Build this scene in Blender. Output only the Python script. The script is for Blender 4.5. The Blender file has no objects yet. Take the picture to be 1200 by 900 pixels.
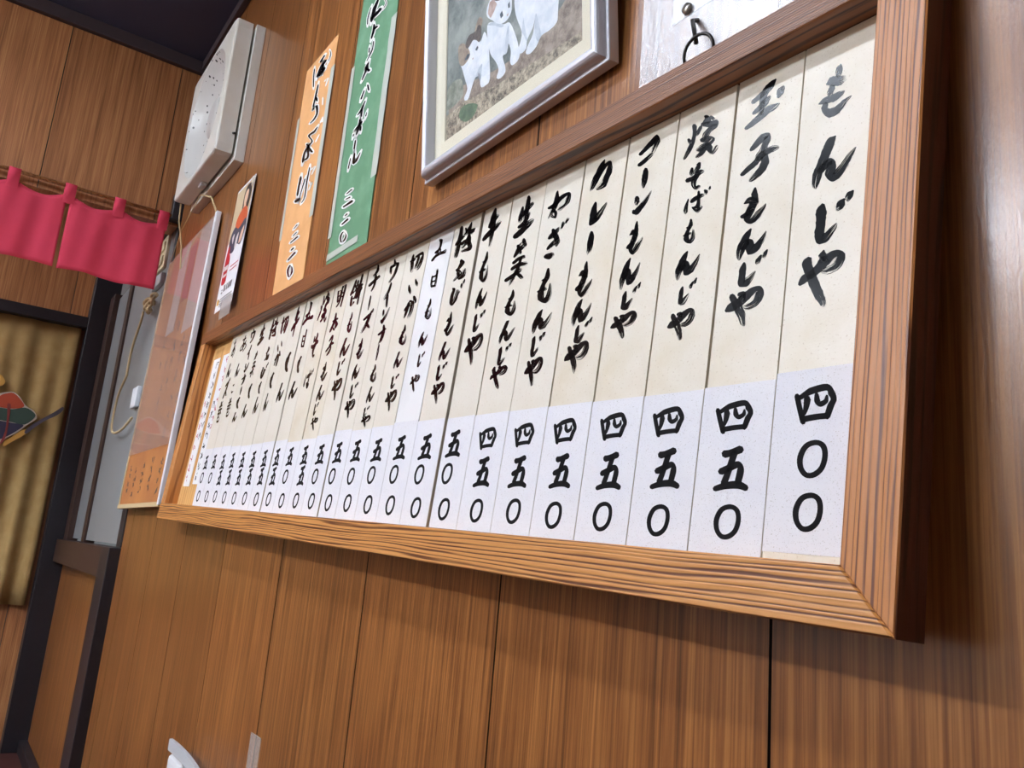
import bpy, bmesh, math, random
from mathutils import Matrix, Vector

# ------------------------------------------------------------------ camera
D = bpy.data
SC = bpy.context.scene
COL = SC.collection
cam_d = D.cameras.new('camera'); cam = D.objects.new('camera', cam_d); COL.objects.link(cam)
cam_d.sensor_width = 36.0; cam_d.lens = 36.0 * 964.355 / 1200.0
cam_d.clip_start = 0.02
RC = ((0.569985, 0.817375, 0.083758), (-0.132601, 0.192108, -0.972374), (-0.810885, 0.543132, 0.217883))
cm = Matrix.Identity(4)
for i in range(3):
    cm[i][0] = RC[0][i]; cm[i][1] = -RC[1][i]; cm[i][2] = -RC[2][i]
cm.translation = (0.2933, -0.4795, 0.9)
cam.matrix_world = cm
SC.camera = cam

# ------------------------------------------------------------------ world, exposure
w = D.worlds.new('world'); SC.world = w; w.use_nodes = True
w.node_tree.nodes['Background'].inputs[0].default_value = (0.9, 0.95, 1.0, 1)
w.node_tree.nodes['Background'].inputs[1].default_value = 0.10
SC.view_settings.view_transform = 'Standard'
SC.view_settings.look = 'None'
SC.view_settings.gamma = 1.0
SC.view_settings.use_curve_mapping = False
SC.view_settings.exposure = 0.66
SC.render.film_transparent = False
LAMP_A = dict(x=-0.70, y=-1.18, power=37.0)      # tube close to the menu wall
LAMP_B = dict(x=-0.68, y=-2.72, power=36.0)      # tube out over the room
FILL_C = dict(x=-1.85, y=-2.95, power=148.0)     # added unseen fill tube, brightens the left end of the menu wall
LAMP_D = dict(x=-3.18, y=-1.70, power=52.0)      # tube in the entrance beyond the lintel
CEIL = 2.52

# ------------------------------------------------------------------ helpers
def tag(o, label=None, cat=None, group=None, kind=None):
    if label: o['label'] = label
    if cat: o['category'] = cat
    if group: o['group'] = group
    if kind: o['kind'] = kind
    return o

def obj(name, vf, mats, parent=None, midx=None, smooth=False, loc=None):
    me = D.meshes.new(name)
    me.from_pydata([tuple(v) for v in vf[0]], [], [tuple(f) for f in vf[1]])
    if not isinstance(mats, (list, tuple)): mats = [mats]
    for m in mats: me.materials.append(m)
    if midx:
        for p, i in zip(me.polygons, midx): p.material_index = i
    if smooth:
        for p in me.polygons: p.use_smooth = True
    me.validate()
    o = D.objects.new(name, me); COL.objects.link(o)
    if parent is not None: o.parent = parent
    if loc is not None: o.location = loc
    return o

def empty(name, mat=None, loc=None):
    o = D.objects.new(name, None); COL.objects.link(o); o.empty_display_size = 0.05
    if mat is not None: o.matrix_world = mat
    if loc is not None: o.location = loc
    return o

class MB:
    def __init__(s): s.v = []; s.f = []; s.m = []; s.a = []
    def add(s, v, f, m=0):
        n = len(s.v); s.v += [tuple(p) for p in v]; s.f += [tuple(i + n for i in q) for q in f]; s.m += [m] * len(f)
        return s
    def box(s, x0, x1, y0, y1, z0, z1, b=0.0, m=0):
        if b <= 0:
            v = [(x, y, z) for x in (x0, x1) for y in (y0, y1) for z in (z0, z1)]
            f = [(0, 1, 3, 2), (4, 6, 7, 5), (0, 4, 5, 1), (2, 3, 7, 6), (0, 2, 6, 4), (1, 5, 7, 3)]
            return s.add(v, f, m)
        bm = bmesh.new(); bmesh.ops.create_cube(bm, size=1)
        for q in bm.verts:
            q.co = ((x0 + x1) / 2 + q.co.x * (x1 - x0), (y0 + y1) / 2 + q.co.y * (y1 - y0), (z0 + z1) / 2 + q.co.z * (z1 - z0))
        bmesh.ops.bevel(bm, geom=bm.edges[:], offset=b, segments=3, affect='EDGES', profile=0.6)
        bmesh.ops.recalc_face_normals(bm, faces=bm.faces[:])
        bm.verts.index_update()
        s.add([q.co[:] for q in bm.verts], [[q.index for q in fc.verts] for fc in bm.faces], m)
        bm.free(); return s
    def tube(s, pts, r, n=8, m=0, caps=True):
        pts = [Vector(p) for p in pts]; rs = r if isinstance(r, (list, tuple)) else [r] * len(pts)
        base = len(s.v); up = None; k = len(pts)
        for i, p in enumerate(pts):
            t = (pts[min(i + 1, k - 1)] - pts[max(i - 1, 0)]).normalized()
            if up is None:
                up = Vector((0, 0, 1)) if abs(t.z) < 0.9 else Vector((1, 0, 0))
            a = t.cross(up).normalized(); b = a.cross(t).normalized(); up = b
            for j in range(n):
                q = 2 * math.pi * j / n
                s.v.append(tuple(p + (a * math.cos(q) + b * math.sin(q)) * rs[i]))
        for i in range(k - 1):
            for j in range(n):
                s.f.append((base + i * n + j, base + i * n + (j + 1) % n, base + (i + 1) * n + (j + 1) % n, base + (i + 1) * n + j)); s.m.append(m)
        if caps:
            s.f.append(tuple(base + j for j in range(n))[::-1]); s.m.append(m)
            s.f.append(tuple(base + (k - 1) * n + j for j in range(n))); s.m.append(m)
        return s
    def build(s, name, mats, parent=None, smooth=False):
        o = obj(name, (s.v, s.f), mats, parent, s.m, smooth)
        if s.a and len(s.a) == len(o.data.vertices):
            at = o.data.attributes.new('brush', 'FLOAT_VECTOR', 'POINT')
            for d, c in zip(at.data, s.a): d.vector = c
        return o

def spline(P, sub=4):
    """Catmull-Rom through tuples."""
    n = len(P); closed = P[0] == P[-1] and n > 3
    out = []
    for i in range(n - 1):
        p0 = P[i - 1] if i > 0 else (P[-2] if closed else P[0])
        p1, p2 = P[i], P[i + 1]
        p3 = P[i + 2] if i < n - 2 else (P[1] if closed else P[-1])
        for k in range(sub):
            t = k / sub
            out.append(tuple(0.5 * (2 * b + (c - a) * t + (2 * a - 5 * b + 4 * c - d) * t * t + (3 * b - a - 3 * c + d) * t ** 3) for a, b, c, d in zip(p0, p1, p2, p3)))
    out.append(tuple(P[-1]))
    return out, closed

# ------------------------------------------------------------------ materials
def new_mat(name):
    m = D.materials.new(name); m.use_nodes = True
    nt = m.node_tree; b = nt.nodes['Principled BSDF']
    return m, nt, b

def N(nt, kind, **kw):
    n = nt.nodes.new(kind)
    for k, v in kw.items():
        if k.startswith('i_'):
            n.inputs[int(k[2:]) if k[2:].isdigit() else k[2:]].default_value = v
        else: setattr(n, k, v)
    return n

def lin(c):
    return tuple(((x / 255) / 12.92 if x / 255 <= 0.04045 else ((x / 255 + 0.055) / 1.055) ** 2.4) for x in c) + (1,)

def plain(name, rgb, rough=0.6, metal=0.0, spec=0.5, bump=None, coat=0.0, var=None):
    m, nt, b = new_mat(name)
    b.inputs['Base Color'].default_value = lin(rgb); b.inputs['Roughness'].default_value = rough
    b.inputs['Metallic'].default_value = metal; b.inputs['Specular IOR Level'].default_value = spec
    b.inputs['Coat Weight'].default_value = coat
    tc = N(nt, 'ShaderNodeTexCoord')
    if bump:
        n = N(nt, 'ShaderNodeTexNoise', i_Scale=bump[0], i_Detail=3.0); nt.links.new(tc.outputs['Object'], n.inputs['Vector'])
        bp = N(nt, 'ShaderNodeBump', i_Strength=bump[1], i_Distance=bump[2]); nt.links.new(n.outputs['Fac'], bp.inputs['Height'])
        nt.links.new(bp.outputs['Normal'], b.inputs['Normal'])
    if var:
        n = N(nt, 'ShaderNodeTexNoise', i_Scale=var[0], i_Detail=4.0); nt.links.new(tc.outputs['Object'], n.inputs['Vector'])
        r = N(nt, 'ShaderNodeValToRGB'); r.color_ramp.elements[0].position = 0.35; r.color_ramp.elements[1].position = 0.65
        r.color_ramp.elements[0].color = lin(rgb); r.color_ramp.elements[1].color = lin(var[1])
        nt.links.new(n.outputs['Fac'], r.inputs['Fac']); nt.links.new(r.outputs['Color'], b.inputs['Base Color'])
    return m

def veneer(name, dark, mid, light, axis='x', rough=0.3, coat=0.3):
    """Lacquered wood veneer, grain up z, streaks across `axis`, planks told apart by the mesh attribute 'plank'."""
    m, nt, b = new_mat(name); L = nt.links.new
    geo = N(nt, 'ShaderNodeNewGeometry'); sep = N(nt, 'ShaderNodeSeparateXYZ'); L(geo.outputs['Position'], sep.inputs[0])
    at = N(nt, 'ShaderNodeAttribute', attribute_name='plank')
    off = N(nt, 'ShaderNodeMath', operation='MULTIPLY', i_1=37.0); L(at.outputs['Fac'], off.inputs[0])
    u = sep.outputs['X' if axis == 'x' else 'Y']
    def coords(su, sz):
        a = N(nt, 'ShaderNodeMath', operation='MULTIPLY', i_1=su); L(u, a.inputs[0])
        c = N(nt, 'ShaderNodeMath', operation='MULTIPLY', i_1=sz); L(sep.outputs['Z'], c.inputs[0])
        v = N(nt, 'ShaderNodeCombineXYZ'); L(a.outputs[0], v.inputs[0]); L(off.outputs[0], v.inputs[1]); L(c.outputs[0], v.inputs[2])
        return v.outputs[0]
    n1 = N(nt, 'ShaderNodeTexNoise', i_Scale=1.0, i_Detail=8.0, i_Roughness=0.7); L(coords(150, 1.3), n1.inputs['Vector'])
    n2 = N(nt, 'ShaderNodeTexNoise', i_Scale=1.0, i_Detail=2.0, i_Roughness=0.4); L(coords(5.5, 0.9), n2.inputs['Vector'])
    k = N(nt, 'ShaderNodeMath', operation='MULTIPLY', i_1=60.0); L(n2.outputs['Fac'], k.inputs[0])
    sn = N(nt, 'ShaderNodeMath', operation='SINE'); L(k.outputs[0], sn.inputs[0])
    h = N(nt, 'ShaderNodeMath', operation='MULTIPLY_ADD', i_1=0.035, i_2=0.0); L(sn.outputs[0], h.inputs[0])
    n3 = N(nt, 'ShaderNodeTexNoise', i_Scale=1.0, i_Detail=2.0); L(coords(420, 9), n3.inputs['Vector'])
    f3 = N(nt, 'ShaderNodeMath', operation='MULTIPLY_ADD', i_1=0.42, i_2=-0.21); L(n3.outputs['Fac'], f3.inputs[0])
    s1 = N(nt, 'ShaderNodeMath', operation='ADD'); L(n1.outputs['Fac'], s1.inputs[0]); L(h.outputs[0], s1.inputs[1])
    s2 = N(nt, 'ShaderNodeMath', operation='ADD'); L(s1.outputs[0], s2.inputs[0]); L(f3.outputs[0], s2.inputs[1])
    r = N(nt, 'ShaderNodeValToRGB'); e = r.color_ramp.elements
    e[0].position = 0.30; e[0].color = lin(dark); e[1].position = 0.70; e[1].color = lin(light)
    q = e.new(0.5); q.color = lin(mid)
    L(s2.outputs[0], r.inputs['Fac'])
    hv = N(nt, 'ShaderNodeHueSaturation'); L(r.outputs['Color'], hv.inputs['Color'])
    vv = N(nt, 'ShaderNodeMath', operation='MULTIPLY_ADD', i_1=0.22, i_2=0.89); L(at.outputs['Fac'], vv.inputs[0]); L(vv.outputs[0], hv.inputs['Value'])
    L(hv.outputs['Color'], b.inputs['Base Color'])
    b.inputs['Roughness'].default_value = rough; b.inputs['Coat Weight'].default_value = coat; b.inputs['Coat Roughness'].default_value = 0.16
    bn = N(nt, 'ShaderNodeTexNoise', i_Scale=1.0, i_Detail=3.0); L(coords(520, 150), bn.inputs['Vector'])
    ba = N(nt, 'ShaderNodeMath', operation='MULTIPLY_ADD', i_1=0.5); L(n1.outputs['Fac'], ba.inputs[0]); L(bn.outputs['Fac'], ba.inputs[2])
    bp = N(nt, 'ShaderNodeBump', i_Strength=0.22, i_Distance=0.0008); L(ba.outputs[0], bp.inputs['Height'])
    L(bp.outputs['Normal'], b.inputs['Normal']); L(bp.outputs['Normal'], b.inputs['Coat Normal'])
    return m

def cedar(name, dark, light, along='x', rough=0.45, lines=430.0, coat=0.0, lo=0.16, hi=0.40):
    """Straight-grained softwood with raised growth lines running along one local axis."""
    m, nt, b = new_mat(name); L = nt.links.new
    tc = N(nt, 'ShaderNodeTexCoord'); sep = N(nt, 'ShaderNodeSeparateXYZ'); L(tc.outputs['Object'], sep.inputs[0])
    al = sep.outputs['X' if along == 'x' else 'Z']; ac = sep.outputs['Z' if along == 'x' else 'X']
    a = N(nt, 'ShaderNodeMath', operation='MULTIPLY', i_1=3.0); L(al, a.inputs[0])
    c = N(nt, 'ShaderNodeMath', operation='MULTIPLY', i_1=26.0); L(ac, c.inputs[0])
    d = N(nt, 'ShaderNodeMath', operation='MULTIPLY', i_1=40.0); L(sep.outputs['Y'], d.inputs[0])
    v = N(nt, 'ShaderNodeCombineXYZ'); L(a.outputs[0], v.inputs[0]); L(c.outputs[0], v.inputs[1]); L(d.outputs[0], v.inputs[2])
    n = N(nt, 'ShaderNodeTexNoise', i_Scale=1.0, i_Detail=2.0); L(v.outputs[0], n.inputs['Vector'])
    t = N(nt, 'ShaderNodeMath', operation='MULTIPLY', i_1=lines * 6.283); L(ac, t.inputs[0])
    ty = N(nt, 'ShaderNodeMath', operation='MULTIPLY_ADD', i_1=lines * 1.7); L(sep.outputs['Y'], ty.inputs[0]); L(t.outputs[0], ty.inputs[2])
    p = N(nt, 'ShaderNodeMath', operation='MULTIPLY_ADD', i_1=21.0); L(n.outputs['Fac'], p.inputs[0]); L(ty.outputs[0], p.inputs[2])
    v3 = N(nt, 'ShaderNodeVectorMath', operation='MULTIPLY', i_1=(0.5, 7.0, 0.6)); L(v.outputs[0], v3.inputs[0])
    n3 = N(nt, 'ShaderNodeTexNoise', i_Scale=1.0, i_Detail=1.0); L(v3.outputs[0], n3.inputs['Vector'])
    p2 = N(nt, 'ShaderNodeMath', operation='MULTIPLY_ADD', i_1=13.0); L(n3.outputs['Fac'], p2.inputs[0]); L(p.outputs[0], p2.inputs[2])
    s = N(nt, 'ShaderNodeMath', operation='SINE'); L(p2.outputs[0], s.inputs[0])
    fine = N(nt, 'ShaderNodeTexNoise', i_Scale=1.0, i_Detail=4.0)
    v2 = N(nt, 'ShaderNodeVectorMath', operation='MULTIPLY', i_1=(2.5, 12.0, 9.0)); L(v.outputs[0], v2.inputs[0]); L(v2.outputs[0], fine.inputs['Vector'])
    mx = N(nt, 'ShaderNodeMath', operation='MULTIPLY_ADD', i_1=0.9); L(fine.outputs['Fac'], mx.inputs[0])
    s5 = N(nt, 'ShaderNodeMath', operation='MULTIPLY_ADD', i_1=0.34, i_2=0.06); L(s.outputs[0], s5.inputs[0]); L(s5.outputs[0], mx.inputs[2])
    r = N(nt, 'ShaderNodeValToRGB'); e = r.color_ramp.elements
    e[0].position = lo; e[0].color = lin(dark); e[1].position = hi; e[1].color = lin(light)
    L(mx.outputs[0], r.inputs['Fac']); L(r.outputs['Color'], b.inputs['Base Color'])
    b.inputs['Roughness'].default_value = rough; b.inputs['Coat Weight'].default_value = coat
    bp = N(nt, 'ShaderNodeBump', i_Strength=0.5, i_Distance=0.0006); L(mx.outputs[0], bp.inputs['Height']); L(bp.outputs['Normal'], b.inputs['Normal'])
    return m

def paper(name, rgb, fleck=None, rough=0.55, stain=None, fl_scale=900.0, coat=0.0):
    m, nt, b = new_mat(name); L = nt.links.new
    tc = N(nt, 'ShaderNodeTexCoord')
    b.inputs['Roughness'].default_value = rough; b.inputs['Coat Weight'].default_value = coat; b.inputs['Coat Roughness'].default_value = 0.3
    col = N(nt, 'ShaderNodeRGB'); col.outputs[0].default_value = lin(rgb); out = col.outputs[0]
    if stain:
        n = N(nt, 'ShaderNodeTexNoise', i_Scale=stain[0], i_Detail=5.0, i_Roughness=0.6); L(tc.outputs['Object'], n.inputs['Vector'])
        r = N(nt, 'ShaderNodeValToRGB'); r.color_ramp.elements[0].position = 0.45; r.color_ramp.elements[1].position = 0.72
        L(n.outputs['Fac'], r.inputs['Fac'])
        mix = N(nt, 'ShaderNodeMix', data_type='RGBA'); L(r.outputs['Color'], mix.inputs[0]); L(out, mix.inputs[6]); mix.inputs[7].default_value = lin(stain[1]); out = mix.outputs[2]
    if fleck:
        n = N(nt, 'ShaderNodeTexNoise', i_Scale=fl_scale, i_Detail=2.0); L(tc.outputs['Object'], n.inputs['Vector'])
        r = N(nt, 'ShaderNodeValToRGB'); r.color_ramp.elements[0].position = 0.62; r.color_ramp.elements[1].position = 0.72
        L(n.outputs['Fac'], r.inputs['Fac'])
        mix = N(nt, 'ShaderNodeMix', data_type='RGBA'); L(r.outputs['Color'], mix.inputs[0]); L(out, mix.inputs[6]); mix.inputs[7].default_value = lin(fleck); out = mix.outputs[2]
    L(out, b.inputs['Base Color'])
    nb = N(nt, 'ShaderNodeTexNoise', i_Scale=600.0, i_Detail=3.0); L(tc.outputs['Object'], nb.inputs['Vector'])
    bp = N(nt, 'ShaderNodeBump', i_Strength=0.25, i_Distance=0.0005); L(nb.outputs['Fac'], bp.inputs['Height']); L(bp.outputs['Normal'], b.inputs['Normal'])
    return m

def clear(name, tint=(255, 255, 255), alpha=0.12, rough=0.12, bump=None, f0=0.02):
    """Clear film or glass: mostly transparent, with a glossy skin."""
    m, nt, b = new_mat(name); L = nt.links.new
    b.inputs['Base Color'].default_value = lin(tint); b.inputs['Roughness'].default_value = rough
    tr = N(nt, 'ShaderNodeBsdfTransparent'); gl = N(nt, 'ShaderNodeBsdfGlossy', i_Roughness=rough)
    df = N(nt, 'ShaderNodeBsdfDiffuse'); df.inputs[0].default_value = lin(tint)
    m1 = N(nt, 'ShaderNodeMixShader', i_0=alpha); L(tr.outputs[0], m1.inputs[1]); L(df.outputs[0], m1.inputs[2])
    lw = N(nt, 'ShaderNodeLayerWeight', i_Blend=0.5)
    pw = N(nt, 'ShaderNodeMath', operation='POWER', i_1=5.0); L(lw.outputs['Facing'], pw.inputs[0])
    fr = N(nt, 'ShaderNodeMath', operation='MULTIPLY_ADD', i_1=0.48, i_2=f0); L(pw.outputs[0], fr.inputs[0])
    m2 = N(nt, 'ShaderNodeMixShader'); L(fr.outputs[0], m2.inputs[0]); L(m1.outputs[0], m2.inputs[1]); L(gl.outputs[0], m2.inputs[2])
    if bump:
        tc = N(nt, 'ShaderNodeTexCoord'); n = N(nt, 'ShaderNodeTexNoise', i_Scale=bump[0], i_Detail=4.0); L(tc.outputs['Object'], n.inputs['Vector'])
        bp = N(nt, 'ShaderNodeBump', i_Strength=bump[1], i_Distance=bump[2]); L(n.outputs['Fac'], bp.inputs['Height'])
        L(bp.outputs['Normal'], gl.inputs['Normal']); L(bp.outputs['Normal'], lw.inputs['Normal'])
    L(m2.outputs[0], nt.nodes['Material Output'].inputs['Surface'])
    return m

def glow(name, rgb, s):
    m, nt, b = new_mat(name); b.inputs['Emission Color'].default_value = lin(rgb); b.inputs['Emission Strength'].default_value = s
    return m

M = {}
M['veneer'] = veneer('lacquered_wall_veneer', (88, 50, 24), (136, 85, 43), (174, 117, 63), 'x')
M['veneer_far'] = veneer('far_wall_veneer', (132, 84, 50), (172, 114, 70), (196, 142, 92), 'y', rough=0.45, coat=0.1)
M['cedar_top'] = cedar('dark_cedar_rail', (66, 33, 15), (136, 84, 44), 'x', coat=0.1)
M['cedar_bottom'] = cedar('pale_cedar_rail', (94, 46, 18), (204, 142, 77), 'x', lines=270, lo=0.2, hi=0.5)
M['cedar_right'] = cedar('cedar_stile', (100, 48, 21), (190, 124, 66), 'z', lines=280, lo=0.17, hi=0.40)
M['cedar_left'] = cedar('orange_cedar_stile', (150, 92, 44), (204, 140, 78), 'z', lines=200)
M['cedar_side'] = cedar('dark_red_rail_edge', (46, 18, 12), (84, 40, 28), 'z', lines=120, rough=0.5)  # darker red-brown for the right stile's outer and top faces
M['pine'] = cedar('pale_pine_backing', (190, 136, 72), (218, 170, 104), 'z', lines=60, rough=0.6)
M['black_wood'] = plain('black_painted_wood', (30, 26, 32), 0.45, bump=(60, 0.2, 0.001))
M['dark_wood'] = plain('dark_brown_wood', (58, 36, 28), 0.5, bump=(60, 0.2, 0.001))
M['ceiling'] = plain('dark_ceiling_board', (66, 68, 94), 0.8)
M['ceiling_trim'] = plain('dark_ceiling_trim', (64, 50, 54), 0.7)
M['plaster'] = plain('cream_plaster', (196, 186, 170), 0.85, bump=(200, 0.2, 0.001))
M['floor'] = plain('dark_red_floor', (70, 34, 30), 0.5, var=(6, (56, 28, 26)))
M['grey_wall'] = plain('grey_plaster', (128, 126, 124), 0.8, bump=(300, 0.15, 0.001))
M['frosted'] = plain('frosted_glass', (138, 142, 144), 0.35, spec=0.6)
M['cream'] = paper('cream_strip_board', (228, 222, 208), (206, 194, 172), 0.42, (9, (220, 211, 190)), 500, coat=0.15)
M['cream2'] = paper('aged_strip_board', (227, 219, 202), (200, 186, 160), 0.45, (14, (216, 204, 178)), 500, coat=0.15)
M['white_strip'] = paper('white_strip_board', (236, 236, 236), None, 0.4, (10, (222, 222, 222)), coat=0.1)
M['label'] = paper('flecked_recycled_paper', (231, 230, 234), (190, 186, 182), 0.6, (12, (222, 222, 232)), 1100)
M['ink'] = plain('glossy_black_ink', (12, 11, 13), 0.16, spec=0.3, bump=(900, 0.3, 0.0004))
M['print_ink'] = plain('black_marker_ink', (16, 15, 17), 0.75, spec=0.15)
M['red_ink'] = plain('red_marker_ink', (186, 62, 78), 0.6)
M['grey_ink'] = plain('faded_grey_ink', (82, 70, 68), 0.6)
M['white_ink'] = plain('white_paint_outline', (236, 234, 230), 0.6)
M['orange_paper'] = paper('orange_paper', (226, 170, 112), None, 0.6, (16, (214, 156, 98)))
M['green_paper'] = paper('green_paper', (92, 140, 104), None, 0.6, (18, (112, 156, 122)))
M['tape'] = clear('milky_tape', (222, 226, 214), 0.6, 0.3)
M['film'] = clear('wrinkled_clear_film', (240, 240, 244), 0.16, 0.36, (160, 0.35, 0.003), f0=0.12)
M['thin_tape'] = clear('thin_clear_tape', (226, 222, 214), 0.22, 0.3)
M['glass'] = clear('picture_glass', (255, 255, 255), 0.02, 0.04)
M['cover'] = clear('clear_plastic_cover', (238, 214, 206), 0.12, 0.05)
M['silver'] = plain('brushed_silver_frame', (206, 206, 213), 0.42, metal=0.3)
M['mat_board'] = paper('cream_mat_board', (226, 220, 198), None, 0.8)
M['fan_white'] = plain('yellowed_fan_plastic', (228, 226, 220), 0.35, var=(5, (216, 211, 198)))
M['steel'] = plain('dark_wire', (46, 42, 40), 0.4, metal=0.7)
M['nickel'] = plain('nickel_head', (150, 146, 138), 0.35, metal=0.8)
M['white_paper'] = paper('white_notice_paper', (236, 236, 238), None, 0.6)
M['crimson'] = plain('crimson_cotton', (224, 74, 98), 0.9, spec=0.2, bump=(700, 0.3, 0.0008), var=(7, (214, 68, 92)))
M['beige'] = plain('beige_weave', (176, 148, 98), 0.9, spec=0.2, bump=(500, 0.4, 0.001), var=(20, (166, 136, 86)))
M['rope'] = plain('tan_cord', (196, 172, 130), 0.8)
M['rod'] = cedar('bamboo_rod', (120, 78, 40), (170, 118, 70), 'x', lines=40)
M['switch'] = plain('ivory_switch', (214, 200, 164), 0.4)
M['grey_plastic'] = plain('grey_plastic', (196, 200, 204), 0.4)
M['white_plastic'] = plain('white_plastic', (232, 234, 238), 0.4)
def brush_ink():
    """Black ink; bristle streaks open up towards the dry end of each stroke (attribute: length, across, seed)."""
    m, nt, b = new_mat('dry_brush_ink'); L = nt.links.new
    b.inputs['Base Color'].default_value = lin((12, 11, 13)); b.inputs['Roughness'].default_value = 0.2; b.inputs['Specular IOR Level'].default_value = 0.10
    at = N(nt, 'ShaderNodeAttribute', attribute_name='brush'); sp = N(nt, 'ShaderNodeSeparateXYZ'); L(at.outputs['Vector'], sp.inputs[0])
    a = N(nt, 'ShaderNodeMath', operation='MULTIPLY', i_1=1.6); L(sp.outputs['X'], a.inputs[0])
    c = N(nt, 'ShaderNodeMath', operation='MULTIPLY', i_1=9.0); L(sp.outputs['Y'], c.inputs[0])
    d = N(nt, 'ShaderNodeMath', operation='MULTIPLY', i_1=60.0); L(sp.outputs['Z'], d.inputs[0])
    v = N(nt, 'ShaderNodeCombineXYZ'); L(a.outputs[0], v.inputs[0]); L(c.outputs[0], v.inputs[1]); L(d.outputs[0], v.inputs[2])
    n = N(nt, 'ShaderNodeTexNoise', i_Scale=1.0, i_Detail=3.0, i_Roughness=0.6); L(v.outputs[0], n.inputs['Vector'])
    x = N(nt, 'ShaderNodeMath', operation='POWER', i_1=2.0); L(sp.outputs['X'], x.inputs[0])
    t = N(nt, 'ShaderNodeMath', operation='MULTIPLY_ADD', i_1=0.26, i_2=0.26); L(x.outputs[0], t.inputs[0])
    g = N(nt, 'ShaderNodeMath', operation='GREATER_THAN'); L(n.outputs['Fac'], g.inputs[0]); L(t.outputs[0], g.inputs[1])
    tr = N(nt, 'ShaderNodeBsdfTransparent'); mx = N(nt, 'ShaderNodeMixShader'); L(g.outputs[0], mx.inputs[0]); L(tr.outputs[0], mx.inputs[1]); L(b.outputs[0], mx.inputs[2])
    L(mx.outputs[0], nt.nodes['Material Output'].inputs['Surface'])
    return m
M['brush'] = brush_ink()
def dirty_fan():
    m, nt, b = new_mat('dirty_fan_dish'); L = nt.links.new
    tc = N(nt, 'ShaderNodeTexCoord'); v = N(nt, 'ShaderNodeTexVoronoi', i_Scale=56.0); L(tc.outputs['Object'], v.inputs['Vector'])
    n = N(nt, 'ShaderNodeTexNoise', i_Scale=7.0, i_Detail=3.0); L(tc.outputs['Object'], n.inputs['Vector'])
    a = N(nt, 'ShaderNodeMath', operation='MULTIPLY_ADD', i_1=-0.5, i_2=0.40); L(n.outputs['Fac'], a.inputs[0])
    c = N(nt, 'ShaderNodeMath', operation='LESS_THAN'); L(v.outputs['Distance'], c.inputs[0]); L(a.outputs[0], c.inputs[1])
    mix = N(nt, 'ShaderNodeMix', data_type='RGBA'); L(c.outputs[0], mix.inputs[0]); mix.inputs[6].default_value = lin((206, 204, 200)); mix.inputs[7].default_value = lin((40, 34, 30))
    L(mix.outputs[2], b.inputs['Base Color']); b.inputs['Roughness'].default_value = 0.3
    return m
M['dirty_fan'] = dirty_fan()
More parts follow.
